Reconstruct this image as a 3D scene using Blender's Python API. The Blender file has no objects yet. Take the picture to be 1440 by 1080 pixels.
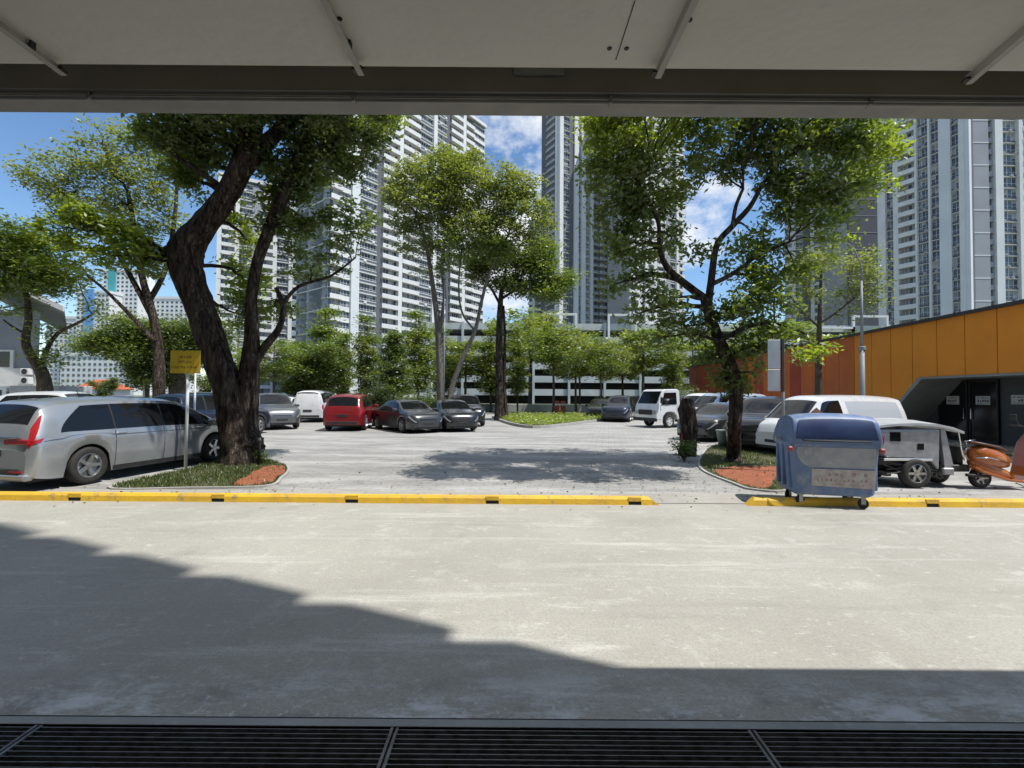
import bpy, math, random
import numpy as np
from mathutils import Vector, Matrix

# ------------------------------------------------------------ camera, sky, sun, exposure
scene = bpy.context.scene
COL = scene.collection
R = math.radians
CAM_Z = 1.7
F_PX = 640.0                      # focal length in pixels of the 1440 px wide photograph
cd = bpy.data.cameras.new('camera'); cam = bpy.data.objects.new('camera', cd); COL.objects.link(cam)
cd.sensor_width = 36.0; cd.lens = F_PX / 1440 * 36.0; cd.clip_start = 0.05; cd.clip_end = 2000
CAM_ROT = Matrix.Rotation(R(91.34), 3, 'X') @ Matrix.Rotation(R(0.42), 3, 'Z')
cam.location = (0, 0, CAM_Z); cam.rotation_euler = CAM_ROT.to_euler()
scene.camera = cam

SUN = Vector((0.418, -0.174, 0.891)).normalized()
world = bpy.data.worlds.new('World'); scene.world = world; world.use_nodes = True
nt = world.node_tree; nt.nodes.clear()
N = nt.nodes.new; LK = nt.links.new
sky = N('ShaderNodeTexSky'); sky.sky_type = 'NISHITA'; sky.sun_disc = False
sky.sun_elevation = math.asin(SUN.z); sky.sun_rotation = math.atan2(SUN.x, SUN.y)
sky.air_density = 1.0; sky.dust_density = 0.0; sky.ozone_density = 2.4
tc = N('ShaderNodeTexCoord'); ns = N('ShaderNodeTexNoise'); mp = N('ShaderNodeMapping')
mp.inputs['Scale'].default_value = (1, 1, 1.5); mp.inputs['Location'].default_value = (0.10, 0, 0.05)
ns.inputs['Scale'].default_value = 4.6; ns.inputs['Detail'].default_value = 9; ns.inputs['Roughness'].default_value = 0.62
hs = N('ShaderNodeHueSaturation'); hs.inputs['Saturation'].default_value = 1.12; LK(sky.outputs[0], hs.inputs['Color'])
LK(tc.outputs['Generated'], mp.inputs[0]); LK(mp.outputs[0], ns.inputs['Vector'])
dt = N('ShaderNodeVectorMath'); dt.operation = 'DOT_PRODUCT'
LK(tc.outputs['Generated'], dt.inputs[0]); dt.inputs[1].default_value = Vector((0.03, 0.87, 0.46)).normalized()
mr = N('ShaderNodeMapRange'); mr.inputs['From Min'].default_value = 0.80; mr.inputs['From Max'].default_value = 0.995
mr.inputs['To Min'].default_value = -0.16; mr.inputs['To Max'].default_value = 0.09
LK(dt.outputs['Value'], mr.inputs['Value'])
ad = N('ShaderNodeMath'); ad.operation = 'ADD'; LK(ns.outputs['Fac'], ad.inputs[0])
# added cloud overhead, out of view: brightens and neutralises the shade fill
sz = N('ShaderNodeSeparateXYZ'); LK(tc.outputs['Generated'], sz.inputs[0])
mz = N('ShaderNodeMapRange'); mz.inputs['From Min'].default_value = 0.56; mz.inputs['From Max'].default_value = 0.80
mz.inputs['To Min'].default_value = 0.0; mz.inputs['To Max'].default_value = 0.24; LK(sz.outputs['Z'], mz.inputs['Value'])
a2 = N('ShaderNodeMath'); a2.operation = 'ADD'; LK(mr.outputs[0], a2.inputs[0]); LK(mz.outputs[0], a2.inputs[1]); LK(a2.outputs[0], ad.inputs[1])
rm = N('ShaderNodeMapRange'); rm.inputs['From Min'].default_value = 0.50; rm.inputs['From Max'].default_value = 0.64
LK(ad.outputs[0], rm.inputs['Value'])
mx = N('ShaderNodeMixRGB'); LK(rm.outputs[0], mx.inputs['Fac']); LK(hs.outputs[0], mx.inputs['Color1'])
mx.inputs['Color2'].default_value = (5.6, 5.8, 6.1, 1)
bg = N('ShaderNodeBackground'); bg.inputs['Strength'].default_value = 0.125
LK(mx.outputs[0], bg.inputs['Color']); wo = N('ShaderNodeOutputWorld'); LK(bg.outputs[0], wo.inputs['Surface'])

sd = bpy.data.lights.new('sun', 'SUN'); sun = bpy.data.objects.new('sun', sd); COL.objects.link(sun)
sd.energy = 4.0; sd.angle = R(0.55); sd.color = (1.0, 0.965, 0.90)
sun.rotation_euler = SUN.to_track_quat('Z', 'Y').to_euler(); sun.location = (20, -10, 60)
vs = scene.view_settings; vs.view_transform = 'Standard'; vs.look = 'None'; vs.gamma = 1; vs.exposure = 0.45
scene.cycles.max_bounces = 6; scene.cycles.diffuse_bounces = 4; scene.cycles.transparent_max_bounces = 8
scene.cycles.caustics_reflective = False; scene.cycles.caustics_refractive = False

# ------------------------------------------------------------ helpers
rnd = random.Random(7)

def ray(px, py):
    return CAM_ROT @ Vector(((px - 720) / F_PX, (540 - py) / F_PX, -1))
def at(px, py, D):                 # point on the sight line of a photo pixel at depth D
    d = ray(px, py); t = D / d.y
    return Vector((0, 0, CAM_Z)) + d * t
def gp(px, py, z=0.0):             # where that sight line meets the ground
    d = ray(px, py); t = (z - CAM_Z) / d.z
    return Vector((0, 0, CAM_Z)) + d * t

def V(*a): return Vector(a)

class MB:
    def __init__(s): s.v = []; s.f = []; s.m = []
    def add(s, vs, fs, m=0):
        o = len(s.v); s.v.extend([tuple(p) for p in vs])
        s.f.extend([tuple(i + o for i in f) for f in fs]); s.m.extend([m] * len(fs))
        return s
    def box(s, a, b, m=0, M=None):
        x0, y0, z0 = a; x1, y1, z1 = b
        vs = [(x0,y0,z0),(x1,y0,z0),(x1,y1,z0),(x0,y1,z0),(x0,y0,z1),(x1,y0,z1),(x1,y1,z1),(x0,y1,z1)]
        if M is not None: vs = [M @ Vector(p) for p in vs]
        return s.add(vs, [(0,3,2,1),(4,5,6,7),(0,1,5,4),(1,2,6,5),(2,3,7,6),(3,0,4,7)], m)
    def bbox(s, a, b, bev=0.01, m=0, M=None):       # box with chamfered edges
        x0, y0, z0 = a; x1, y1, z1 = b; c = bev
        pts = []; 
        for sx, X in ((-1,x0),(1,x1)):
            for sy, Y in ((-1,y0),(1,y1)):
                for sz, Z in ((-1,z0),(1,z1)):
                    pts += [(X, Y-sy*c, Z-sz*c), (X-sx*c, Y, Z-sz*c), (X-sx*c, Y-sy*c, Z)]
        idx = lambda a_, b_, c_, k: ((a_*2+b_)*2+c_)*3+k
        fs = [(idx(0,0,0,0),idx(0,0,1,0),idx(0,1,1,0),idx(0,1,0,0)), (idx(1,0,0,0),idx(1,1,0,0),idx(1,1,1,0),idx(1,0,1,0)),
              (idx(0,0,0,1),idx(1,0,0,1),idx(1,0,1,1),idx(0,0,1,1)), (idx(0,1,0,1),idx(0,1,1,1),idx(1,1,1,1),idx(1,1,0,1)),
              (idx(0,0,0,2),idx(0,1,0,2),idx(1,1,0,2),idx(1,0,0,2)), (idx(0,0,1,2),idx(1,0,1,2),idx(1,1,1,2),idx(0,1,1,2))]
        for a_ in (0,1):
            for b_ in (0,1):
                fs.append((idx(a_,b_,0,0),idx(a_,b_,1,0),idx(a_,b_,1,1),idx(a_,b_,0,1)))
                fs.append((idx(a_,0,b_,0),idx(a_,1,b_,0),idx(a_,1,b_,2),idx(a_,0,b_,2)))
                fs.append((idx(0,a_,b_,1),idx(1,a_,b_,1),idx(1,a_,b_,2),idx(0,a_,b_,2)))
                for c_ in (0,1): fs.append(tuple(idx(a_,b_,c_,k) for k in range(3)))
        if M is not None: pts = [M @ Vector(p) for p in pts]
        return s.add(pts, fs, m)
    def tube(s, pts, rad, n=8, m=0, cap=True, wob=0.0, seed=0):
        pts = [Vector(p) for p in pts]; rr = random.Random(seed)
        rad = rad if isinstance(rad, (list, tuple)) else [rad] * len(pts)
        prev = None; o = len(s.v); vs = []
        lob = [1 + wob * rr.uniform(-1, 1) for _ in range(n)]
        for i, p in enumerate(pts):
            d = (pts[min(i+1, len(pts)-1)] - pts[max(i-1, 0)]).normalized()
            if prev is None:
                a = d.cross(Vector((0, 0, 1)));
                if a.length < 0.1: a = d.cross(Vector((0, 1, 0)))
            else: a = prev - d * prev.dot(d)
            a.normalize(); prev = a; b = d.cross(a)
            for k in range(n):
                t = 2 * math.pi * k / n; q = rad[i] * (lob[k] + (wob * 0.5 * rr.uniform(-1, 1) if wob else 0))
                vs.append(p + a * math.cos(t) * q + b * math.sin(t) * q)
        fs = []
        for i in range(len(pts) - 1):
            for k in range(n):
                fs.append((i*n+k, i*n+(k+1) % n, (i+1)*n+(k+1) % n, (i+1)*n+k))
        if cap: fs.append(tuple(range(n-1, -1, -1))); fs.append(tuple((len(pts)-1)*n + k for k in range(n)))
        return s.add(vs, fs, m)
    def lathe(s, prof, n=24, m=0, M=None):          # profile (r, h) turned about local Z
        vs = []
        for r_, h in prof:
            for k in range(n):
                t = 2*math.pi*k/n; vs.append(Vector((r_*math.cos(t), r_*math.sin(t), h)))
        if M is not None: vs = [M @ p for p in vs]
        fs = [(i*n+k, i*n+(k+1) % n, (i+1)*n+(k+1) % n, (i+1)*n+k) for i in range(len(prof)-1) for k in range(n)]
        return s.add(vs, fs, m)
    def prism(s, poly, z0, z1, m=0, M=None):        # plan polygon extruded in z
        n = len(poly); vs = [Vector((p[0], p[1], z0)) for p in poly] + [Vector((p[0], p[1], z1)) for p in poly]
        if M is not None: vs = [M @ p for p in vs]
        fs = [tuple(range(n-1, -1, -1)), tuple(range(n, 2*n))] + [(i, (i+1) % n, n+(i+1) % n, n+i) for i in range(n)]
        return s.add(vs, fs, m)
    def quad(s, a, b, c, d, m=0): return s.add([a, b, c, d], [(0,1,2,3)], m)
    def build(s, name, mats, parent=None, world=True, smooth=False):
        me = bpy.data.meshes.new(name)
        off = Vector(parent_world(parent)) if (parent is not None and world) else Vector((0,0,0))
        if off.length > 0: vs = [(p[0]-off.x, p[1]-off.y, p[2]-off.z) for p in s.v]
        else: vs = s.v
        me.from_pydata(vs, [], s.f)
        mats = mats if isinstance(mats, (list, tuple)) else [mats]
        for mm in mats: me.materials.append(mm)
        if len(mats) > 1: me.polygons.foreach_set('material_index', s.m)
        if smooth:
            me.polygons.foreach_set('use_smooth', [True]*len(me.polygons))
        me.update()
        o = bpy.data.objects.new(name, me); COL.objects.link(o)
        if parent is not None: o.parent = parent
        return o

def parent_world(p):
    l = Vector((0,0,0))
    while p is not None: l = l + p.location; p = p.parent
    return l

def tag(o, label=None, cat=None, group=None, kind=None):
    if label: o['label'] = label
    if cat: o['category'] = cat
    if group: o['group'] = group
    if kind: o['kind'] = kind
    return o
def thing(name, label, cat, loc=(0,0,0), rz=0, group=None):
    o = bpy.data.objects.new(name, None); COL.objects.link(o); o.empty_display_size = 0.2
    o.location = loc; o.rotation_euler = (0,0,rz)
    return tag(o, label, cat, group)
def struct(o): o['kind'] = 'structure'; return o
def dup(o, parent=None):
    c = o.copy(); COL.objects.link(c); c.parent = parent
    for ch in list(o.children): dup(ch, c)
    return c
def smooth_by_angle(o, ang=35):
    me = o.data
    me.polygons.foreach_set('use_smooth', [True]*len(me.polygons))
    try: me.set_sharp_from_angle(angle=R(ang))
    except Exception: pass
    return o

# ------------------------------------------------------------ materials
MATS = {}
def mat(name, col, rough=0.7, metal=0.0, col2=None, scale=4.0, bump=0.0, bscale=None, stretch=(1,1,1), spec=0.5, coat=0.0,
        trans=0.0, lo=0.35, hi=0.65, detail=6.0, coord='Object', rand=0.0, dirt=None):
    if name in MATS: return MATS[name]
    m = bpy.data.materials.new(name); m.use_nodes = True; t = m.node_tree; b = t.nodes['Principled BSDF']
    b.inputs['Base Color'].default_value = (*col, 1); b.inputs['Roughness'].default_value = rough
    b.inputs['Metallic'].default_value = metal; b.inputs['Specular IOR Level'].default_value = spec
    if coat: b.inputs['Coat Weight'].default_value = coat; b.inputs['Coat Roughness'].default_value = 0.06
    tc = t.nodes.new('ShaderNodeTexCoord'); mp = t.nodes.new('ShaderNodeMapping'); mp.inputs['Scale'].default_value = stretch
    t.links.new(tc.outputs[coord], mp.inputs[0])
    out = None
    if col2 is not None:
        n = t.nodes.new('ShaderNodeTexNoise'); n.inputs['Scale'].default_value = scale; n.inputs['Detail'].default_value = detail
        n.inputs['Roughness'].default_value = 0.6
        t.links.new(mp.outputs[0], n.inputs['Vector'])
        r = t.nodes.new('ShaderNodeMapRange'); r.inputs['From Min'].default_value = lo; r.inputs['From Max'].default_value = hi
        t.links.new(n.outputs['Fac'], r.inputs['Value'])
        x = t.nodes.new('ShaderNodeMixRGB'); x.inputs['Color1'].default_value = (*col, 1); x.inputs['Color2'].default_value = (*col2, 1)
        t.links.new(r.outputs[0], x.inputs['Fac']); out = x.outputs[0]
    if dirt is not None:                     # dirt = (colour, scale, lo, hi)
        n = t.nodes.new('ShaderNodeTexNoise'); n.inputs['Scale'].default_value = dirt[1]; n.inputs['Detail'].default_value = 8
        n.inputs['Roughness'].default_value = 0.7
        t.links.new(mp.outputs[0], n.inputs['Vector'])
        r = t.nodes.new('ShaderNodeMapRange'); r.inputs['From Min'].default_value = dirt[2]; r.inputs['From Max'].default_value = dirt[3]
        t.links.new(n.outputs['Fac'], r.inputs['Value'])
        x = t.nodes.new('ShaderNodeMixRGB'); x.inputs['Color1'].default_value = (*col, 1); x.inputs['Color2'].default_value = (*dirt[0], 1)
        if out is not None: t.links.new(out, x.inputs['Color1'])
        t.links.new(r.outputs[0], x.inputs['Fac']); out = x.outputs[0]
    if out is not None: t.links.new(out, b.inputs['Base Color'])
    if bump:
        n2 = t.nodes.new('ShaderNodeTexNoise'); n2.inputs['Scale'].default_value = bscale or scale*3; n2.inputs['Detail'].default_value = 5
        t.links.new(mp.outputs[0], n2.inputs['Vector'])
        bm = t.nodes.new('ShaderNodeBump'); bm.inputs['Strength'].default_value = bump; bm.inputs['Distance'].default_value = 0.02
        t.links.new(n2.outputs['Fac'], bm.inputs['Height']); t.links.new(bm.outputs[0], b.inputs['Normal'])
    MATS[name] = m
    return m

def leafmat(name, c1, c2, trans=0.45, scale=1.2):
    m = bpy.data.materials.new(name); m.use_nodes = True; t = m.node_tree; t.nodes.clear()
    out = t.nodes.new('ShaderNodeOutputMaterial'); d = t.nodes.new('ShaderNodeBsdfDiffuse'); tr = t.nodes.new('ShaderNodeBsdfTranslucent')
    g = t.nodes.new('ShaderNodeBsdfGlossy'); g.inputs['Roughness'].default_value = 0.5; g.inputs['Color'].default_value = (0.9,0.95,0.9,1)
    tc = t.nodes.new('ShaderNodeTexCoord'); n = t.nodes.new('ShaderNodeTexNoise'); n.inputs['Scale'].default_value = scale; n.inputs['Detail'].default_value = 7
    n.inputs['Roughness'].default_value = 0.75
    t.links.new(tc.outputs['Object'], n.inputs['Vector'])
    r = t.nodes.new('ShaderNodeMapRange'); r.inputs['From Min'].default_value = 0.36; r.inputs['From Max'].default_value = 0.64
    t.links.new(n.outputs['Fac'], r.inputs['Value'])
    x = t.nodes.new('ShaderNodeMixRGB'); x.inputs['Color1'].default_value = (*c1,1); x.inputs['Color2'].default_value = (*c2,1)
    t.links.new(r.outputs[0], x.inputs['Fac']); t.links.new(x.outputs[0], d.inputs['Color'])
    x2 = t.nodes.new('ShaderNodeMixRGB'); x2.blend_type = 'MULTIPLY'; x2.inputs['Fac'].default_value = 1
    t.links.new(x.outputs[0], x2.inputs['Color1']); x2.inputs['Color2'].default_value = (2.1, 2.0, 0.6, 1)
    t.links.new(x2.outputs[0], tr.inputs['Color'])
    m1 = t.nodes.new('ShaderNodeMixShader'); m1.inputs['Fac'].default_value = trans
    t.links.new(d.outputs[0], m1.inputs[1]); t.links.new(tr.outputs[0], m1.inputs[2])
    m2 = t.nodes.new('ShaderNodeMixShader'); m2.inputs['Fac'].default_value = 0.07
    t.links.new(m1.outputs[0], m2.inputs[1]); t.links.new(g.outputs[0], m2.inputs[2]); t.links.new(m2.outputs[0], out.inputs['Surface'])
    return m

def paint(name, c, metal=0.0, rough=0.3): return mat(name, c, rough, metal, coat=0.8, dirt=((c[0]*0.7+0.03, c[1]*0.7+0.03, c[2]*0.7+0.025), 2.0, 0.5, 0.8))
M_glass = mat('tinted_glass', (0.008,0.009,0.010), 0.07, spec=0.45)
M_tyre = mat('tyre_rubber', (0.018,0.018,0.018), 0.8, col2=(0.035,0.033,0.03), scale=9)
M_rim = mat('alloy_rim', (0.45,0.46,0.47), 0.3, 0.8)
M_black = mat('black_plastic', (0.015,0.015,0.016), 0.55, col2=(0.028,0.028,0.028), scale=7)
M_chrome = mat('chrome', (0.7,0.7,0.72), 0.15, 1.0)
M_redlamp = mat('red_lamp', (0.35,0.01,0.015), 0.15, coat=0.6)
M_lamp = mat('clear_lamp', (0.30,0.31,0.33), 0.15, coat=0.9)
M_white = mat('white_paint', (0.74,0.75,0.74), 0.6, col2=(0.62,0.63,0.62), scale=2)
M_steel = mat('galvanised_steel', (0.42,0.43,0.44), 0.45, 0.6, col2=(0.3,0.31,0.32), scale=6)

# ------------------------------------------------------------ ground
def sheet(name, poly, z, m, kind='structure', div=None):
    mb = MB(); mb.add([(p[0], p[1], z) for p in poly], [tuple(range(len(poly)))])
    o = mb.build(name, m); o['kind'] = kind; return o
def conc_mat(name, c1, c2, c3, sc=1.0, streak=True, bump=0.35):
    m = bpy.data.materials.new(name); m.use_nodes = True; t = m.node_tree; b = t.nodes['Principled BSDF']; L = t.links.new
    b.inputs['Roughness'].default_value = 0.85
    tc = t.nodes.new('ShaderNodeTexCoord')
    def noise(scale, det, rough, st=(1,1,1), rot=0.0):
        mp = t.nodes.new('ShaderNodeMapping'); mp.inputs['Scale'].default_value = st; mp.inputs['Rotation'].default_value = (0,0,rot)
        n = t.nodes.new('ShaderNodeTexNoise'); n.inputs['Scale'].default_value = scale; n.inputs['Detail'].default_value = det; n.inputs['Roughness'].default_value = rough
        L(tc.outputs['Object'], mp.inputs[0]); L(mp.outputs[0], n.inputs['Vector']); return n.outputs['Fac']
    def rng(f, a, c, lo=0, hi=1):
        r = t.nodes.new('ShaderNodeMapRange'); r.inputs['From Min'].default_value = a; r.inputs['From Max'].default_value = c
        r.inputs['To Min'].default_value = lo; r.inputs['To Max'].default_value = hi; L(f, r.inputs['Value']); return r.outputs[0]
    def mix(fac, a, c, ty='MIX'):
        x = t.nodes.new('ShaderNodeMixRGB'); x.blend_type = ty; L(fac, x.inputs['Fac'])
        for s_, q in (('Color1', a), ('Color2', c)):
            if isinstance(q, tuple): x.inputs[s_].default_value = (*q, 1)
            else: L(q, x.inputs[s_])
        return x.outputs[0]
    base = mix(rng(noise(0.5*sc, 6, 0.6), 0.35, 0.65), c1, c2)
    base = mix(rng(noise(2.3*sc, 8, 0.72), 0.56, 0.72, 0, 0.6), base, c3)
    if streak:
        base = mix(rng(noise(1.4*sc, 9, 0.72, (0.45, 2.2, 1), 0.5), 0.58, 0.70, 0, 0.55), base, c3)
        base = mix(rng(noise(3.2*sc, 8, 0.8, (1.6, 0.5, 1), 0.9), 0.60, 0.68, 0, 0.5), base, c3)
    base = mix(rng(noise(1.1*sc, 7, 0.7, (1,1,1), 2.0), 0.58, 0.72, 0, 0.45), base, tuple(q*0.62 for q in c1))
    if streak:      # small scuffs, chips and pits
        base = mix(rng(noise(9*sc, 9, 0.75, (0.7,1.5,1), 0.3), 0.585, 0.66, 0, 0.42), base, tuple(min(1,q*1.25) for q in c3))
        base = mix(rng(noise(16*sc, 6, 0.75, (1.6,0.6,1), 1.1), 0.61, 0.68, 0, 0.30), base, tuple(min(1,q*1.2) for q in c3))
        base = mix(rng(noise(1.0*sc, 8, 0.7, (0.25,3.0,1), 0.45), 0.56, 0.72, 0, 0.6), base, tuple(min(1,q*1.1) for q in c3))
        base = mix(rng(noise(0.8*sc, 7, 0.65, (0.35,2.4,1), -0.6), 0.57, 0.75, 0, 0.5), base, tuple(q*0.66 for q in c1))
        base = mix(rng(noise(6*sc, 9, 0.8, (1,1,1), 0.2), 0.60, 0.70, 0, 0.5), base, tuple(q*0.6 for q in c1))
        base = mix(rng(noise(0.35*sc, 5, 0.6, (1,1,1), 4.0), 0.5, 0.75, 0, 0.35), base, tuple(q*0.72 for q in c1))
    base = mix(rng(noise(60*sc, 3, 0.7), 0.45, 0.75, 0, 0.5), base, tuple(q*0.5 for q in c1))
    if name == 'paving':          # weathered bands along the traffic
        base = mix(rng(noise(0.55, 8, 0.7, (0.5,2.6,1), 0.25), 0.46, 0.62, 0, 0.75), base, (0.50,0.49,0.47))
        base = mix(rng(noise(1.7, 9, 0.8, (1,2.0,1), 0.7), 0.54, 0.64, 0, 0.6), base, (0.19,0.185,0.175))
    if name == 'worn_concrete':   # lime bloom and wet marks along the drain
        sx = t.nodes.new('ShaderNodeSeparateXYZ'); L(tc.outputs['Object'], sx.inputs[0])
        ed = rng(sx.outputs['Y'], 2.9, 2.45)
        def mul(a, c):
            q = t.nodes.new('ShaderNodeMath'); q.operation = 'MULTIPLY'; L(a, q.inputs[0]); L(c, q.inputs[1]); return q.outputs[0]
        base = mix(mul(ed, rng(noise(1.3, 8, 0.75, (1,2.2,1), 0), 0.50, 0.60, 0, 0.9)), base, (0.62,0.64,0.65))
        base = mix(mul(ed, rng(noise(2.1, 8, 0.7, (1,1.6,1), 0.4), 0.52, 0.64, 0, 0.7)), base, (0.17,0.16,0.145))
        base = mix(mul(ed, rng(noise(14, 8, 0.8), 0.56, 0.62, 0, 0.8)), base, (0.60,0.60,0.58))
    L(base, b.inputs['Base Color'])
    bm = t.nodes.new('ShaderNodeBump'); bm.inputs['Strength'].default_value = bump; bm.inputs['Distance'].default_value = 0.01
    L(noise(25*sc, 6, 0.7), bm.inputs['Height']); L(bm.outputs[0], b.inputs['Normal'])
    return m
M_conc = conc_mat('worn_concrete', (0.345,0.330,0.290), (0.410,0.394,0.350), (0.60,0.585,0.545))
M_kerbconc = conc_mat('kerb_concrete', (0.36,0.35,0.325), (0.42,0.41,0.39), (0.52,0.51,0.49), 2.0, False)
M_strip = conc_mat('strip_concrete', (0.33,0.315,0.28), (0.40,0.38,0.34), (0.5,0.48,0.44), 1.6)

def paver_mat():
    m = conc_mat('paving', (0.27,0.263,0.248), (0.36,0.352,0.335), (0.52,0.51,0.49), 0.8)
    t = m.node_tree; b = t.nodes['Principled BSDF']; L = t.links.new
    src = b.inputs['Base Color'].links[0].from_socket
    tc = t.nodes.new('ShaderNodeTexCoord'); mp = t.nodes.new('ShaderNodeMapping'); mp.inputs['Rotation'].default_value = (0,0,R(12))
    br = t.nodes.new('ShaderNodeTexBrick'); br.inputs['Scale'].default_value = 1.0
    br.inputs['Brick Width'].default_value = 0.42; br.inputs['Row Height'].default_value = 0.16; br.inputs['Mortar Size'].default_value = 0.012
    br.inputs['Color1'].default_value = (1,1,1,1); br.inputs['Color2'].default_value = (0.84,0.84,0.84,1); br.inputs['Mortar'].default_value = (0.5,0.5,0.5,1)
    L(tc.outputs['Object'], mp.inputs[0]); L(mp.outputs[0], br.inputs['Vector'])
    x = t.nodes.new('ShaderNodeMixRGB'); x.blend_type = 'MULTIPLY'; x.inputs['Fac'].default_value = 0.6
    L(src, x.inputs['Color1']); L(br.outputs['Color'], x.inputs['Color2']); L(x.outputs[0], b.inputs['Base Color'])
    return m
M_pave = paver_mat()
M_asph = conc_mat('asphalt', (0.06,0.06,0.062), (0.085,0.085,0.085), (0.12,0.12,0.12), 1.0)
M_soil = mat('red_crumbled_brick', (0.36,0.11,0.045), 0.95, col2=(0.20,0.07,0.035), scale=6, dirt=((0.45,0.28,0.2), 22, 0.6, 0.75), bump=0.8, bscale=40)
M_earth = mat('earth', (0.10,0.085,0.05), 0.95, col2=(0.06,0.075,0.03), scale=5, bump=0.6, bscale=30)
M_farg = mat('far_ground', (0.16,0.17,0.13), 0.95, col2=(0.09,0.11,0.06), scale=0.15)
M_yel = mat('yellow_kerb_paint', (0.80,0.50,0.03), 0.6, col2=(0.62,0.38,0.05), scale=2.2, dirt=((0.24,0.21,0.16), 5, 0.56, 0.70), bump=0.3, bscale=30)

# the far ground reaches the horizon; nearer sheets lie 4 mm apart
sheet('ground', [(-900,-60),(900,-60),(900,1500),(-900,1500)], -0.030, M_farg)
sheet('road', [(-150,48),(150,48),(150,58),(-150,58)], -0.020, M_asph)
sheet('parking_lot', [(-60,7.1),(60,7.1),(60,40),(-60,40)], -0.012, M_pave)
YK = 7.12          # far edge of the apron, under the yellow kerb
sheet('concrete_apron', [(-60,2.424),(60,2.424),(60,YK+0.9),(-60,YK+0.9)], -0.004, M_conc)
# pale strip beyond the kerb
sheet('pavement', [(-60,YK+0.12),(60,YK+0.12),(60,YK+0.80),(-60,YK+0.80)], 0.004, M_strip)

# drain channel along the foot of the canopy
M_drain = mat('drain_dark', (0.02,0.02,0.022), 0.9, col2=(0.035,0.03,0.025), scale=6)
mb = MB()
D0, D1 = 2.085, 2.368
mb.quad((-30,D0,-0.30),(30,D0,-0.30),(30,D1,-0.30),(-30,D1,-0.30))
mb.quad((-30,D0,-0.30),(-30,D0,-0.005),(30,D0,-0.005),(30,D0,-0.30)); mb.quad((-30,D1,-0.005),(-30,D1,-0.30),(30,D1,-0.30),(30,D1,-0.005))
struct(mb.build('drain_channel', M_drain))
mb = MB(); mb.box((-30,D1,-0.31),(30,2.424,0.0)); struct(mb.build('drain_kerb', conc_mat('drain_lip', (0.27,0.275,0.27),(0.36,0.36,0.35),(0.50,0.50,0.49),3.0,False)))
mb = MB(); mb.box((-30,-6,-0.31),(30,D0,-0.002)); struct(mb.build('shop_floor', conc_mat('floor_tile', (0.42,0.41,0.38),(0.48,0.47,0.44),(0.55,0.54,0.51),2.0,False)))
mb = MB(); mb.box((-30,1.93,-0.002),(-0.62,D0-0.002,0.004)); o = mb.build('painted_line', M_yel); struct(o)
mb = MB(); mb.quad((-30,2.4215,0.0015),(30,2.4215,0.0015),(30,2.4275,0.0015),(-30,2.4275,0.0015)); struct(mb.build('floor_joint', M_drain))
# gratings: long bars in a frame
M_grate = mat('grate_steel', (0.20,0.205,0.21), 0.5, 0.5, col2=(0.10,0.085,0.075), scale=14, lo=0.45, hi=0.7)
seams = [-6.0, -4.2, -2.40, -0.585, 1.235, 3.05, 4.87]
GL = ['drain grating in the bottom left corner, mostly cut off by the edge of the picture', 'drain grating beside the painted yellow line, left of centre',
      'drain grating right of the middle seam, with no yellow line beside it', 'drain grating at the right end of the drain']
for i in range(1, 5):
    a, b = seams[i], seams[i+1]
    t = thing('drain_grating', GL[i-1], 'drain grating', ((a+b)/2, 2.2, 0), group='gratings over the drain in front of the shopfront')
    for e0 in (a+0.006, b-0.020):
        mb = MB(); mb.box((e0,D0+0.004,-0.035),(e0+0.014,D1-0.004,-0.003)); mb.build('end_bar', M_grate, t)
    mb = MB(); nb = 9
    for k in range(nb):
        y = D0 + 0.018 + (D1-D0-0.036) * k/(nb-1)
        mb.box((a+0.021,y-0.0022,-0.032),(b-0.021,y+0.0022,-0.004))
    mb.build('grating_bars', M_grate, t)

# yellow kerbs with drainage slots
def kerb(name, label, x0, x1, slots, y0, skew_right=0.0, skew_left=0.0):
    t = thing(name, label, 'kerb', ((x0+x1)/2, y0, 0), group='yellow painted kerbs along the apron')
    mb = MB()
    h = 0.115; yb = y0 + 0.13
    def seg(a, b, zb=-0.01, ra=0.0, rb=0.0):
        # bevelled cross-section
        prof = [(y0, zb), (y0+0.012, h-0.035), (y0+0.04, h), (yb-0.02, h), (yb, h-0.02), (yb, zb)]
        n = len(prof)
        mb.add([(a + ra*(z/h), y, z) for y, z in prof] + [(b - rb*(z/h), y, z) for y, z in prof],
               [tuple(range(n-1,-1,-1)), tuple(range(n, 2*n))] + [(i, (i+1) % n, n+(i+1) % n, n+i) for i in range(n)])
    cur = x0; sl = sorted(slots)
    for k, sx in enumerate(sl):
        seg(cur, sx-0.10, ra=(skew_left if k == 0 else 0)); 
        mb.box((sx-0.0999, y0+0.0035, 0.052), (sx+0.0999, yb-0.002, h-0.002))     # bridge over the slot, a hair lower
        cur = sx+0.10
    seg(cur, x1, rb=skew_right)
    mb.build('kerb_body', M_yel, t)
    mb = MB()
    for sx in sl: mb.box((sx-0.0995, y0+0.02, -0.01), (sx+0.0995, y0+0.10, 0.0515))
    if sl: mb.build('drain_slot', M_drain, t)
    return t
kx = lambda px: gp(px, 710).x
kerb('yellow_kerb', 'long yellow kerb in front of the silver minivan and the parking lot', -20.0, kx(927), [kx(-330), kx(-125), kx(80), kx(294), kx(490), kx(692), kx(893)], YK, 0.16, 0)
kerb('yellow_kerb', 'yellow kerb behind the wheels of the blue bin, running to the right', kx(1050), 20.0, [kx(1301), kx(1500)], YK, 0, 0.12)

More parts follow.
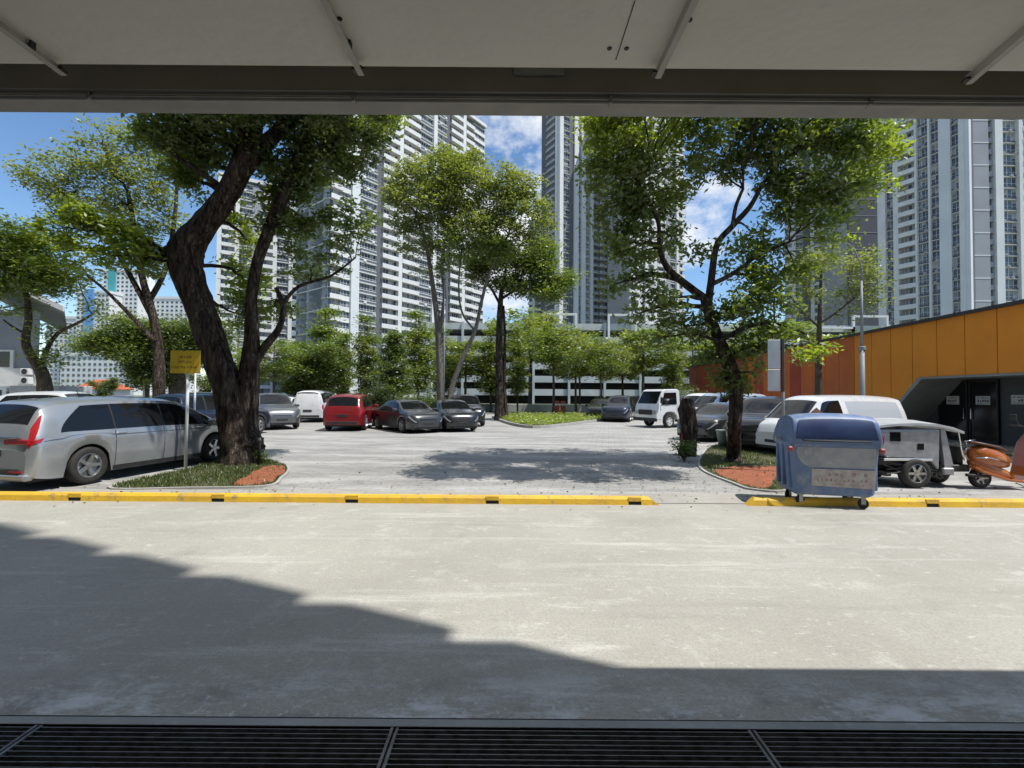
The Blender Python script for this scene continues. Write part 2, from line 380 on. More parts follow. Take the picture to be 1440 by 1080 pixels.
# raised verges with a concrete edge, grass and crumbled red brick
def smooth_poly(P, n=5):
    out = []; m = len(P)
    for i in range(m):
        p0, p1, p2, p3 = P[i-1], P[i], P[(i+1) % m], P[(i+2) % m]
        for k in range(n):
            t = k/n
            out.append(tuple(0.5*((2*p1[j]) + (-p0[j]+p2[j])*t + (2*p0[j]-5*p1[j]+4*p2[j]-p3[j])*t*t + (-p0[j]+3*p1[j]-3*p2[j]+p3[j])*t**3) for j in (0,1)))
    return out
def inset(P, d):
    n = len(P); c = (sum(p[0] for p in P)/n, sum(p[1] for p in P)/n); out = []
    for i in range(n):
        a, b = Vector(P[i-1]), Vector(P[(i+1) % n]); e = (b-a).normalized(); nrm = Vector((-e.y, e.x))
        if nrm.dot(Vector(c)-Vector(P[i])) < 0: nrm = -nrm
        q = Vector(P[i]) + nrm*d; out.append((q.x, q.y))
    return out
def gpp(pts): return [tuple(gp(*p))[:2] for p in pts]
def inside(p, P):
    x, y = p; r = False; n = len(P)
    for i in range(n):
        x1, y1 = P[i]; x2, y2 = P[(i+1) % n]
        if (y1 > y) != (y2 > y) and x < (x2-x1)*(y-y1)/(y2-y1)+x1: r = not r
    return r
GR1 = leafmat('grass_blade', (0.045,0.075,0.016), (0.13,0.15,0.035), 0.3, 3)
def verge(P, soil, seed, kerbname, blades):
    Q = inset(P, 0.06)
    mb = MB(); n = len(P)
    for i in range(n):
        j = (i+1) % n
        mb.quad((*P[i],-0.01),(*P[j],-0.01),(*P[j],0.022),(*P[i],0.022)); mb.quad((*P[i],0.022),(*P[j],0.022),(*Q[j],0.022),(*Q[i],0.022))
    o = mb.build('kerb_edge', M_kerbconc); struct(o)
    o = sheet('verge_soil', Q, 0.018, M_earth)
    jr = random.Random(seed*3)
    S = [(p[0]+jr.uniform(-.05,.05), p[1]+jr.uniform(-.05,.05)) for p in soil]; S = [p for p in S if inside(p, Q)]
    if len(S) > 3: sheet('brick_path', S, 0.024, M_soil)
    rr = random.Random(seed); mb = MB(); xs = [p[0] for p in Q]; ys = [p[1] for p in Q]
    cnt = 0; tries = 0
    while cnt < blades and tries < blades*8:
        tries += 1
        x = rr.uniform(min(xs), max(xs)); y = rr.uniform(min(ys), max(ys))
        if not inside((x,y), Q): continue
        if len(S) > 3 and inside((x,y), S) and rr.random() > 0.05: continue
        if math.sin(x*3.1+seed)*math.cos(y*2.3)+rr.uniform(-.9,.9) < -0.35: continue
        cnt += 1; a = rr.uniform(0, 6.28); h = rr.uniform(0.02, 0.075); w = rr.uniform(0.006, 0.014); l = rr.uniform(0.0, 0.05); b = rr.uniform(0, 6.28)
        dx, dy = math.cos(a)*w, math.sin(a)*w; tx, ty = math.cos(b)*l, math.sin(b)*l
        mb.add([(x-dx,y-dy,0.018),(x+dx,y+dy,0.018),(x+tx,y+ty,0.018+h)], [(0,1,2)])
    g = mb.build('grass', GR1); tag(g, 'short patchy grass growing on the verge', 'grass', kind='stuff')
    return g
PL = smooth_poly(gpp([(150,686),(262,660),(300,650),(360,646),(395,650),(408,660),(398,672),(375,684),(260,687)]), 5)
SL = smooth_poly(gpp([(330,684),(352,668),(372,658),(395,656),(402,661),(394,671),(374,682)]), 4)
verge(PL, SL, 3, 'left', 9000)['label'] = 'short patchy grass at the foot of the big tree on the left'
PR = smooth_poly(gpp([(985,660),(984,642),(1005,626),(1060,624),(1240,626),(1245,650),(1150,664),(1115,689),(1060,689),(1030,680)]), 5)
SR = smooth_poly(gpp([(1000,662),(1040,657),(1100,658),(1090,672),(1082,687),(1062,687),(1034,678)]), 4)
verge(PR, SR, 5, 'right', 14000)['label'] = 'short grass around the tree on the right verge'
# grass strip in front of the orange building
PG = smooth_poly([(14.0,9.0),(15.2,9.0),(16.4,22),(15.4,22)], 5)
verge(PG, [(0,0),(0.1,0),(0.1,0.1)], 9, 'far', 6000)['label'] = 'strip of grass along the foot of the orange building'

# ------------------------------------------------------------ canopy overhead and the block it belongs to
M_soffit = mat('soffit_paint', (0.80,0.775,0.70), 0.9, col2=(0.74,0.715,0.64), scale=1.2, dirt=((0.55,0.52,0.46), 3.5, 0.60, 0.85), bump=0.15, bscale=18)
M_beam = mat('beam_paint', (0.33,0.305,0.26), 0.9, col2=(0.28,0.26,0.225), scale=2.5, bump=0.1)
M_gutter = mat('gutter_paint', (0.33,0.32,0.29), 0.6, col2=(0.26,0.25,0.23), scale=5)
can = thing('shopfront_canopy', 'low concrete canopy overhead with a painted soffit, beam and rain pipe', 'canopy', (0,0,3.2))
ZS = 3.078
mb = MB(); mb.box((-30,-6,ZS),(30,1.885,ZS+0.12)); mb.build('soffit', M_soffit, can)
mb = MB(); mb.box((-30,1.0,ZS+0.1205),(30,2.05,ZS+0.30)); mb.build('slab', M_beam, can)
mb = MB(); mb.box((-30,2.0505,3.085),(30,2.20,3.55)); mb.build('beam', M_beam, can)
mb = MB(); mb.bbox((-30,2.201,3.086),(30,2.235,3.135),0.004); mb.build('edge_trim', M_gutter, can)
mb = MB(); mb.tube([(-30,2.085,3.066),(30,2.085,3.066)], 0.0135, 10); 
pipe = mb.build('rain_pipe', M_gutter, can, smooth=True)
mb = MB(); mb.bbox((-30,2.112,3.077),(30,2.2005,3.0845),0.003); mb.build('gutter', M_gutter, can)
for px in (128, 498, 858, 1222):
    x = at(px, 140, 2.085).x
    mb = MB(); mb.bbox((x-0.008,2.064,3.049),(x+0.008,2.104,3.086),0.003); mb.build('pipe_clamp', M_gutter, can)
x0, x1 = at(722,100,2.05).x, at(794,100,2.05).x
mb = MB(); mb.bbox((x0,2.030,3.155),(x1,2.0495,ZS+0.1195),0.004); mb.build('cover_plate', mat('cover_plate', (0.36,0.35,0.32),0.6,col2=(0.31,0.3,0.28),scale=6), can)
mb = MB(); p = at(858,68,1.9)
for px, py in ((857,68),(881,68),(478,26),(970,28)):
    d = ray(px, py); t = (ZS-CAM_Z)/d.z; q = Vector((0,0,CAM_Z))+d*t
    mb.lathe([(0.0001,ZS-0.004),(0.008,ZS-0.004),(0.010,ZS-0.0005)], 10, 0, Matrix.Translation((q.x,q.y,0)))
mb.build('fixing_hole', M_black, can)
d = ray(868,80); 
mb = MB(); a = Vector((0,0,CAM_Z))+ray(893,0)*((ZS-CAM_Z)/ray(893,0).z); b = Vector((0,0,CAM_Z))+ray(866,84)*((ZS-CAM_Z)/ray(866,84).z)
e = Vector((0.0022,0,0)); z = Vector((0,0,-0.0015))
mb.quad(a-e+z, b-e+z, b+e+z, a+e+z); mb.build('panel_joint', M_black, can)
# steel arms bolted under the soffit
M_arm = mat('arm_paint', (0.50,0.49,0.45), 0.55, col2=(0.42,0.40,0.36), scale=8)
AL = ['left steel arm under the canopy soffit, cut off by the left edge', 'steel arm under the canopy soffit above the big tree', 'steel arm under the canopy soffit right of the middle', 'steel arm under the canopy soffit at the right edge']
for (px, py, qx, qy), lb in zip(((90,106,-40,10),(508,106,455,0),(925,110,980,-4),(1362,118,1445,48)), AL):
    e = Vector((0,0,CAM_Z)) + ray(px, py)*((3.035-CAM_Z)/ray(px, py).z)
    s = Vector((0,0,CAM_Z)) + ray(qx, qy)*((3.045-CAM_Z)/ray(qx, qy).z)
    s = e + (s-e)*2.2
    t = thing('steel_arm', lb, 'bracket', e, group='steel arms under the canopy')
    dirv = (e-s).normalized(); side = dirv.cross(Vector((0,0,1))).normalized()
    M = Matrix((( dirv.x, side.x, 0, s.x),( dirv.y, side.y, 0, s.y),( dirv.z, side.z, 1, s.z),(0,0,0,1)))
    L = (e-s).length; mb = MB()
    mb.box((0,-0.012,-0.002),(L,0.012,0.003),0,M); mb.box((0,-0.012,0.0031),(L,-0.008,0.034),0,M)
    mb.build('bar', M_arm, t)
    mb = MB(); mb.box((L-0.03,-0.030,0.004),(L-0.004,0.022,0.012),0,M); mb.lathe([(0.0001,0.024),(0.008,0.024),(0.008,0.0125)],6,0,M @ Matrix.Translation((L-0.02,0.004,0)))
    mb.box((L-0.14,0.000,0.0035),(L-0.12,0.008,ZS-e.z+0.004),0,M)
    mb.build('bolt_bracket', M_black, t)
# shop interior behind the camera
M_wallin = mat('shop_wall', (0.35,0.34,0.31), 0.9, col2=(0.3,0.29,0.27), scale=2)
mb = MB(); mb.box((-30,-6.2,-0.3),(30,-6.001,ZS)); tag(mb.build('back_wall', M_wallin), 'plain wall at the back of the shopfront, behind the viewer', 'wall')
# upper storeys of the same block: parapet bands with recessed walls between
blk = thing('apartment_block', 'tall block above the canopy whose corner shades the apron', 'building', (-15,-4,3.4))
M_blk = mat('block_paint', (0.62,0.60,0.55), 0.85, col2=(0.55,0.53,0.48), scale=1)
XC, YC = 5.27, 1.0
mb = MB(); mb.box((-45,-9.5,ZS+0.31),(XC-0.7,YC-0.6,43.5)); mb.build('core', mat('block_core', (0.45,0.44,0.42),0.9,col2=(0.4,0.39,0.37),scale=1), blk)
z = 12.1-2.8*3
while z < 43:
    mb = MB(); mb.box((-45.2,-9.7,z),(XC,YC,z+1.9)); mb.build('parapet', M_blk, blk); z += 2.8

# ------------------------------------------------------------ towers
M_tw = mat('tower_white', (0.70,0.71,0.70), 0.8, col2=(0.62,0.63,0.63), scale=0.25)
M_tg = mat('tower_grey', (0.33,0.345,0.37), 0.85, col2=(0.29,0.30,0.33), scale=0.2)
M_td = mat('tower_dark', (0.10,0.105,0.12), 0.8, col2=(0.13,0.135,0.15), scale=0.3)
M_twb = mat('tower_pale_blue', (0.66,0.69,0.70), 0.8, col2=(0.60,0.63,0.65), scale=0.2)
M_twin = mat('tower_window_glass', (0.045,0.055,0.07), 0.15, spec=0.7, col2=(0.12,0.13,0.15), scale=0.55, lo=0.45, hi=0.6, detail=2)
M_tint = mat('tower_interior', (0.07,0.07,0.075), 0.9, col2=(0.17,0.15,0.13), scale=0.5, lo=0.45, hi=0.7, detail=3)
M_curt = mat('tower_blind', (0.42,0.42,0.42), 0.9, col2=(0.22,0.22,0.24), scale=0.35, lo=0.4, hi=0.6, detail=1)
WM = [M_twin, M_tw, M_tint, M_curt]
def facade_frame(A, B):
    A = Vector((A[0],A[1],0)); B = Vector((B[0],B[1],0)); u = (B-A).normalized(); n = Vector((u.y,-u.x,0))
    return Matrix(((u.x, -n.x, 0, A.x),(u.y, -n.y, 0, A.y),(0,0,1,0),(0,0,0,1))), (B-A).length     # local +y goes INTO the building
def window_mesh(w, h, kind):
    mb = MB(); r = random.Random(int(w*100)+kind)
    mb.box((0.03,0.0,0),(w-0.03,0.05,h),0)
    n = max(2, round(w/0.95))
    for k in range(n+1):
        x = 0.03 + (w-0.06)*k/n; mb.box((x-0.035,-0.05,0.0),(x+0.035,-0.002,h),1)
    mb.box((0.03,-0.045,h*0.32-0.03),(w-0.03,-0.003,h*0.32+0.03),1); mb.box((0.03,-0.052,h-0.06),(w-0.03,-0.0025,h),1)
    if kind:
        for k in range(n):
            if r.random() < 0.45:
                x = 0.05 + (w-0.06)*k/n; mb.box((x,-0.0019,h*r.choice((0.35,0.1,0.6))),(x+(w-0.06)/n-0.04,-0.001,h-0.07),3)
    return mb
TW_CACHE = {}
def tower(root, A, B, z0, nfl, fh, bays, depth, body=None, r0=0, counter=None, roof=True):
    """bays: (fraction, type). One facade of a tower, with real relief."""
    M, L = facade_frame(A, B); body = body or M_tg; r = random.Random(r0)
    tot = sum(b[0] for b in bays); x = 0; H = z0 + nfl*fh
    core = MB(); core.box((0.0,0.9,z0-3),(L,depth,H),0,M); core.build('core_wall', body, root)
    wh, gr, dk, pb = MB(), MB(), MB(), MB()
    wins = []
    for fr, ty in bays:
        w = L*fr/tot; a, b = x, x+w; x = b
        if ty == 'P':                       # white pilaster
            wh.box((a,-0.45,z0-3),(b,0.9,H+0.8),0,M)
        elif ty == 'B': pb.box((a,-0.25,z0-3),(b,0.9,H+0.8),0,M)
        elif ty == 'G':                     # plain grey wall with pale seams
            gr.box((a,0.0,z0-3),(b,0.9,H),0,M)
            for k in range(0, nfl, 2): wh.box((a,-0.06,z0+k*fh-0.12),(b,0.0,z0+k*fh+0.12),0,M)
        elif ty == 'D': dk.box((a,0.25,z0-3),(b,0.9,H),0,M)
        else:
            for k in range(nfl):
                z = z0 + k*fh
                if ty == 'W':               # windows over a spandrel and a thin ledge
                    gr.box((a,0.25,z),(b,0.9,z+0.95),0,M); wh.box((a,-0.15,z+fh-0.20),(b,0.9,z+fh-0.001),0,M)
                    wh.box((a,0.0,z+0.80),(b,0.249,z+0.95),0,M)
                    wins.append((a, z+0.951, w, fh-1.16, 0.40, r.randint(0,5)))
                    if r.random() < 0.4 and w > 1.2: q_ = a+r.uniform(0.05,w-1.0); wh.box((q_,-0.30,z+0.12),(q_+0.8,0.24,z+0.70),0,M)
                elif ty == 'X':             # dark column of windows
                    dk.box((a,0.30,z),(b,0.9,z+0.55),0,M); wh.box((a,-0.05,z+fh-0.12),(b,0.9,z+fh-0.001),0,M)
                    wins.append((a, z+0.551, w, fh-0.68, 0.45, r.randint(0,5)))
                    if r.random() < 0.35 and w > 0.8: q_ = a+r.uniform(0.02,w-0.72); gr.box((q_,-0.25,z+0.0),(q_+0.7,0.29,z+0.52),0,M)
                elif ty == 'w':             # white spandrel and windows
                    wh.box((a,0.10,z),(b,0.9,z+1.1),0,M); wh.box((a,0.0,z+fh-0.18),(b,0.9,z+fh-0.001),0,M)
                    wins.append((a, z+1.101, w, fh-1.29, 0.35, r.randint(0,5)))
                elif ty == 'L':             # balcony: white parapet band, dark recess behind
                    wh.box((a,-0.55,z-0.15),(b,-0.40,z+1.05),0,M); wh.box((a,-0.40,z-0.15),(b,0.9,z+0.0),0,M)
                    wins.append((a, z+0.001, w, fh-0.16, 0.70, 1))
                elif ty == 'l':             # thin ledge balconies on a dark column
                    wh.box((a,-0.35,z-0.12),(b,0.9,z+0.06),0,M); gr.box((a+w*.1,-0.28,z+0.061),(b-w*.1,-0.2,z+0.9),0,M)
                    wins.append((a, z+0.061, w, fh-0.185, 0.75, 1))
                elif ty == 'd':             # dark open service recess
                    gr.box((a,0.1,z),(b,0.9,z+fh*0.45),0,M)
                    dk.box((a,0.85,z+fh*0.45),(b,0.92,z+fh),0,M)
    for mb, nm, mm in ((wh,'white_trim',M_tw),(gr,'grey_cladding',M_tg),(dk,'dark_cladding',M_td),(pb,'pale_cladding',M_twb)):
        if mb.v: mb.build(nm, mm, root)
    if roof:
        mb = MB(); mb.box((-0.3,-0.6,H+0.801),(L+0.3,depth+0.3,H+1.9),0,M); mb.build('roof_parapet', M_tw, root)
    # windows: nearest to the viewer become parts, the rest one part
    root_w = getattr(tower, 'pending', None)
    for wn in wins: tower.pending.append((M, wn))
tower.pending = []
def flush_windows(root, limit=98):
    ws = tower.pending; tower.pending = []
    def key(t):
        M, (a, z, w, h, y, k) = t; p = M @ Vector((a+w/2, y, z)); 
        return -(w*h)/max(1, (p-Vector((0,0,CAM_Z))).length_squared)
    ws.sort(key=key); rest = MB()
    base = parent_world(root)
    for i, (M, (a, z, w, h, y, k)) in enumerate(ws):
        ck = (round(w,3), round(h,3), k)
        if ck not in TW_CACHE: TW_CACHE[ck] = window_mesh(w, h, k)
        mb = TW_CACHE[ck]; T = M @ Matrix.Translation((a, y, z))
        if i < limit:
            mk = ('mesh',)+ck
            if mk not in TW_CACHE:
                me = bpy.data.meshes.new('window'); me.from_pydata(mb.v, [], mb.f)
                for q in WM: me.materials.append(q)
                me.polygons.foreach_set('material_index', mb.m); TW_CACHE[mk] = me
            o = bpy.data.objects.new('window', TW_CACHE[mk]); COL.objects.link(o); o.parent = root
            T2 = T.copy(); T2.translation = T.translation - base; 
            o.location = T2.translation; o.rotation_euler = T2.to_3x3().to_euler()
        else:
            v = [T @ Vector(p) for p in mb.v]; o_ = len(rest.v)
            rest.v.extend([tuple(p) for p in v]); rest.f.extend([tuple(q+o_ for q in f) for f in mb.f]); rest.m.extend(mb.m)
    if rest.v:
        o = rest.build('windows', WM, root); o['kind'] = 'stuff'

FH = 2.8
# tower A: large white slab left of centre, receding to the right
A0 = at(460,555,113); A1 = at(679,555,160)
tA = thing('apartment_tower', 'tall white apartment slab with long balcony bands, left of centre behind the trees', 'apartment tower', (A0.x,A0.y,0), group='apartment towers behind the parking lot')
u = Vector((A1.x-A0.x, A1.y-A0.y)); 
def lerp2(A, B, t): return (A[0]+(B[0]-A[0])*t, A[1]+(B[1]-A[1])*t)
def par(px):        # parameter along A0-A1 where the pixel's sight line crosses
    k = ray(px,555); k = k.x/k.y
    return (k*A0.y-A0.x)/((A1.x-A0.x)-k*(A1.y-A0.y))
pxs = [460,477,490,492,497,502,527,534,557,562,586,605,610,625,630,647,651,663,679]
tys = ['L','w','P','B','B','W','D','L','P','L','W','P','W','D','L','P','L','w']
bays = [(par(pxs[i+1])-par(pxs[i]), tys[i]) for i in range(len(tys))]
tower(tA, A0, A1, 0.5, 34, FH, bays, 16, M_tg, 1)
pn = Vector((-(A1.y-A0.y), (A1.x-A0.x))).normalized()
S1 = (A0.x+pn.x*0.9, A0.y+pn.y*0.9); S0 = (A0.x+pn.x*17, A0.y+pn.y*17)
tower(tA, S0, S1, 0.5, 34, FH, [(2,'L'),(4,'G'),(1,'W'),(6,'G'),(2,'l')], 0.95, M_tg, 2, roof=False)
flush_windows(tA)
# tower A2 behind the big tree
p = at(300,555,150); q = at(430,555,165)
tB = thing('apartment_tower', 'grey and white apartment tower seen through the branches just right of the big dark trunk', 'apartment tower', (p.x,p.y,0), group='apartment towers behind the parking lot')
tower(tB, p, q, 0.5, 26, FH, [(1,'P'),(3,'L'),(1,'P'),(3,'W'),(2,'G'),(3,'L'),(1,'P'),(3,'W'),(1,'P'),(3,'L'),(1,'G')], 14, M_tg, 3); flush_windows(tB)
# tower B: slim dark tower right of the cloud gap
C0 = at(785,555,172); ang = Vector((0.857,0.515))
def hit(px, P, dr):
    k = ray(px,555); k = k.x/k.y
    s = (k*P.y - P.x)/(dr[0]-k*dr[1]); return s
tC = thing('apartment_tower', 'slender dark apartment tower with a white corner pilaster, just right of the cloud', 'apartment tower', (C0.x,C0.y,0), group='apartment towers behind the parking lot')
px2 = [785,790,800,806,812,816,822,829,833,842,852,857,882]
ty2 = ['P','X','D','P','X','P','l','P','l','L','D','G']
ss = [hit(x, C0, ang) for x in px2]
tower(tC, C0, (C0.x+ang.x*ss[-1], C0.y+ang.y*ss[-1]), 6, 44, FH, [(ss[i+1]-ss[i], ty2[i]) for i in range(len(ty2))], 12, M_td, 4)
Lf = Vector((-0.515,0.857))*9.5
tower(tC, (C0.x+Lf.x, C0.y+Lf.y), (C0.x+Lf.x*0.1, C0.y+Lf.y*0.1), 6, 44, FH, [(1,'D'),(9,'l'),(1.6,'P')], 0.95, M_td, 5, roof=False); flush_windows(tC)
# tower E: right of B, behind the right tree
p = at(884,555,165); q = at(962,555,178)
tE = thing('apartment_tower', 'white apartment tower with balconies showing through the right tree, beside a plain grey wall', 'apartment tower', (p.x,p.y,0), group='apartment towers behind the parking lot')
tower(tE, p, q, 6, 42, FH, [(3,'L'),(1,'P'),(1.3,'W'),(1,'P'),(2,'L'),(1,'P'),(3,'L'),(2,'G'),(2,'W'),(1,'P'),(2,'L')], 12, M_tg, 6); flush_windows(tE)
# small tower in the gap behind the centre trees
p = at(742,555,190); q = at(768,555,186)
tS = thing('apartment_tower', 'distant lower white block between the centre trees and the slender tower', 'apartment tower', (p.x,p.y,0), group='apartment towers behind the parking lot')
tower(tS, p, q, 3, 25, FH, [(2,'L'),(1,'P'),(2,'W'),(2,'L'),(1,'P')], 10, M_tg, 7); flush_windows(tS)
# tower F: behind the right tree and lamp post
p = at(1105,555,170); q = at(1196,555,160)
tF = thing('apartment_tower', 'apartment tower hidden behind the right tree, left of the dark windowless wall', 'apartment tower', (p.x,p.y,0), group='apartment towers behind the parking lot')
tower(tF, p, q, 6, 42, FH, [(2,'L'),(1,'P'),(2,'W'),(2,'D'),(1,'P'),(2,'L'),(1,'P'),(2,'W'),(1,'l'),(1,'P'),(2,'L')], 12, M_tg, 8); flush_windows(tF)
p = at(1196,555,150); q = at(1240,555,150)
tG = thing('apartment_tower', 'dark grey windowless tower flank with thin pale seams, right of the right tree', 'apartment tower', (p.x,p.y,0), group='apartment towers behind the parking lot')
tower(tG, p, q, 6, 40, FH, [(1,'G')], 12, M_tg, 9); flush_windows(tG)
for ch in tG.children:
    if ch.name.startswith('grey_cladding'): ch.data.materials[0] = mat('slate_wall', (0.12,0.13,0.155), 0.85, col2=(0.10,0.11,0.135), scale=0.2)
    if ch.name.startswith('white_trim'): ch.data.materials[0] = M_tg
# tower C: big complex on the right
P0 = Vector(at(1238,555,127)); dr = Vector((0.44,-0.9)).normalized()
px3 = [1238,1249,1260,1267,1291,1294,1299,1310,1313,1325,1342,1354,1362,1369]
ty3 = ['P','X','P','L','P','X','X','P','X','B','X','P','B']
ss = [hit(x, P0, dr) for x in px3]
E0 = (P0.x+dr.x*ss[-1], P0.y+dr.y*ss[-1])
tH = thing('apartment_tower', 'tall white and pale blue apartment tower at the right, above the orange building', 'apartment tower', (P0.x,P0.y,0), group='apartment towers behind the parking lot')
tower(tH, P0, E0, 3, 36, FH, [(ss[i+1]-ss[i], ty3[i]) for i in range(len(ty3))], 12, M_td, 10)
P1 = Vector((E0[0]+0.6, E0[1]+0.9, 0)); d2 = Vector((1.0, 0.0))
px4 = [1371,1396,1403,1414,1424,1437,1443,1462,1475,1500]
ty4 = ['G','d','P','X','X','P','L','P','G']
s0 = hit(1371, P1, d2)
ss = [hit(x, P1, d2) for x in px4]
tower(tH, (P1.x+s0,P1.y), (P1.x+ss[-1],P1.y), 3, 36, FH, [(ss[i+1]-ss[i], ty4[i]) for i in range(len(ty4))], 14, M_td, 11); flush_windows(tH)
# distant white towers on the left, with blue and teal strips
M_blue = mat('blue_paint', (0.12,0.30,0.62), 0.8, col2=(0.14,0.34,0.66), scale=0.2); M_teal = mat('teal_paint', (0.05,0.32,0.34), 0.8, col2=(0.07,0.36,0.38), scale=0.2)
def far_tower(x0, x1, D, ytop, strips, label, n):
    p = at(x0,555,D); q = at(x1,555,D); H = at(x0, ytop, D).z
    t = thing('apartment_tower', label, 'apartment tower', (p.x,p.y,0), group='far white towers on the left'); w = q.x-p.x
    mb = MB(); mb.box((p.x,D,-2),(q.x,D+14,H)); mb.box((p.x-0.4,D-0.4,H+0.001),(q.x+0.4,D+14.4,H+1.6)); mb.build('wall', M_tw, t)
    for a, b, mm in strips: 
        X0 = at(a,555,D).x; X1 = at(b,555,D).x; mb = MB(); mb.box((X0,D-0.9,-1),(X1,D-0.002,H+2.5)); mb.build('coloured_strip', mm, t)
    nf = int(H/2.8); cols = n; cnt = 0; rest = MB()
    me = None; sp = w/cols
    for k in range(nf-1, 0, -1):
        for c in range(cols):
            xx = p.x + sp*(c+0.5); 
            if any(at(a,555,D).x-0.8 < xx < at(b,555,D).x+0.8 for a, b, _ in strips): continue
            ww = sp*0.24
            if cnt < 98:
                if me is None:
                    m0 = MB(); m0.box((-ww,-0.10,0),(ww,-0.002,1.25)); o = m0.build('window', M_twin, t, world=False); me = o.data
                else: o = bpy.data.objects.new('window', me); COL.objects.link(o); o.parent = t
                o.location = (xx-p.x, 0, k*2.8+0.9); cnt += 1
            else: rest.box((xx-ww,D-0.10,k*2.8+0.9),(xx+ww,D-0.002,k*2.8+2.15))
    if rest.v: rest.build('windows', M_twin, t)['kind'] = 'stuff'
far_tower(62,112,300,448,[], 'plain white far tower at the left, beside the grey house roof', 8)
far_tower(104,150,290,412,[(117,129,M_blue)], 'far white tower with a blue strip behind the left trees', 8)
far_tower(140,190,300,382,[(149,159,M_teal)], 'far white tower with a teal strip behind the left trees', 8)
far_tower(196,262,310,420,[], 'far white tower seen between the branches left of the big trunk', 10)
far_tower(84,188,230,500,[], 'low long white block with close rows of windows, under the far towers', 14)

# multi-storey car park behind the young trees
def carpark():
    D = 88; fh = 2.55; p = at(600,555,D); q = at(1250,555,D)
    t = thing('multi_storey_car_park', 'long white multi storey car park with open decks behind the young trees', 'car park', (p.x,D,0))
    M_cp = mat('car_park_paint', (0.50,0.52,0.51), 0.8, col2=(0.40,0.42,0.41), scale=0.3)
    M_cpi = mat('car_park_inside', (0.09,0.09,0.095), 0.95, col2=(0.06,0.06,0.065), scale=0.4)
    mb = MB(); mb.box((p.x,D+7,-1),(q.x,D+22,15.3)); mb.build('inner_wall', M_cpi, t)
    top = at(800,455,D).z
    for k in range(6):
        z = top - fh*(k) 
        mb = MB(); mb.box((p.x,D,z-1.25),(q.x,D+0.18,z)); mb.box((p.x,D+0.181,z-1.25),(q.x,D+7,z-1.0)); mb.build('deck', M_cp, t)
    xs = [p.x + i*(q.x-p.x)/13 for i in range(14)]
    for i, x in enumerate(xs):
        mb = MB(); mb.box((x-0.22,D-0.35,-1),(x+0.22,D-0.003,top+0.2)); mb.build('column', M_cp, t)
    # white frames on the roof deck
    for a, b, yt in ((765,809,441),(855,893,442),(1150,1198,460),(1198,1245,444)):
        X0 = at(a,555,D).x; X1 = at(b,555,D).x; zt = at(a,yt,D).z; mb = MB()
        mb.box((X0-0.2,D-0.75,top-3.2),(X0+0.2,D-0.37,zt)); mb.box((X1-0.2,D-0.75,top-5.5),(X1+0.2,D-0.37,zt)); mb.box((X0+0.2001,D-0.75,zt-0.4),(X1-0.2001,D-0.37,zt))
        mb.build('roof_frame', M_tw, t)
carpark()
# covered walkway / low wall left of the car park
mb = MB()
p = at(540,555,70); q = at(640,555,70)
t = thing('covered_walkway', 'low grey covered walkway behind the dark sedans', 'walkway', (p.x,70,0))
mb.box((p.x,70,2.3),(q.x,72.5,2.75)); mb.build('roof', M_tg, t)
for i in range(6):
    x = p.x+0.3+(q.x-p.x-0.6)*i/5; mb = MB(); mb.box((x-0.12,71,-0.02),(x+0.12,71.3,2.2999)); mb.build('column', M_tw, t)
# low boundary wall on the far side of the lot
M_bw = mat('boundary_wall', (0.42,0.43,0.42), 0.9, col2=(0.33,0.34,0.33), scale=0.6)
w = MB(); w.bbox((-22,46,-0.02),(40,46.2,0.75),0.03); tag(w.build('low_wall', M_bw), 'low grey boundary wall on the far side of the parking lot', 'wall')

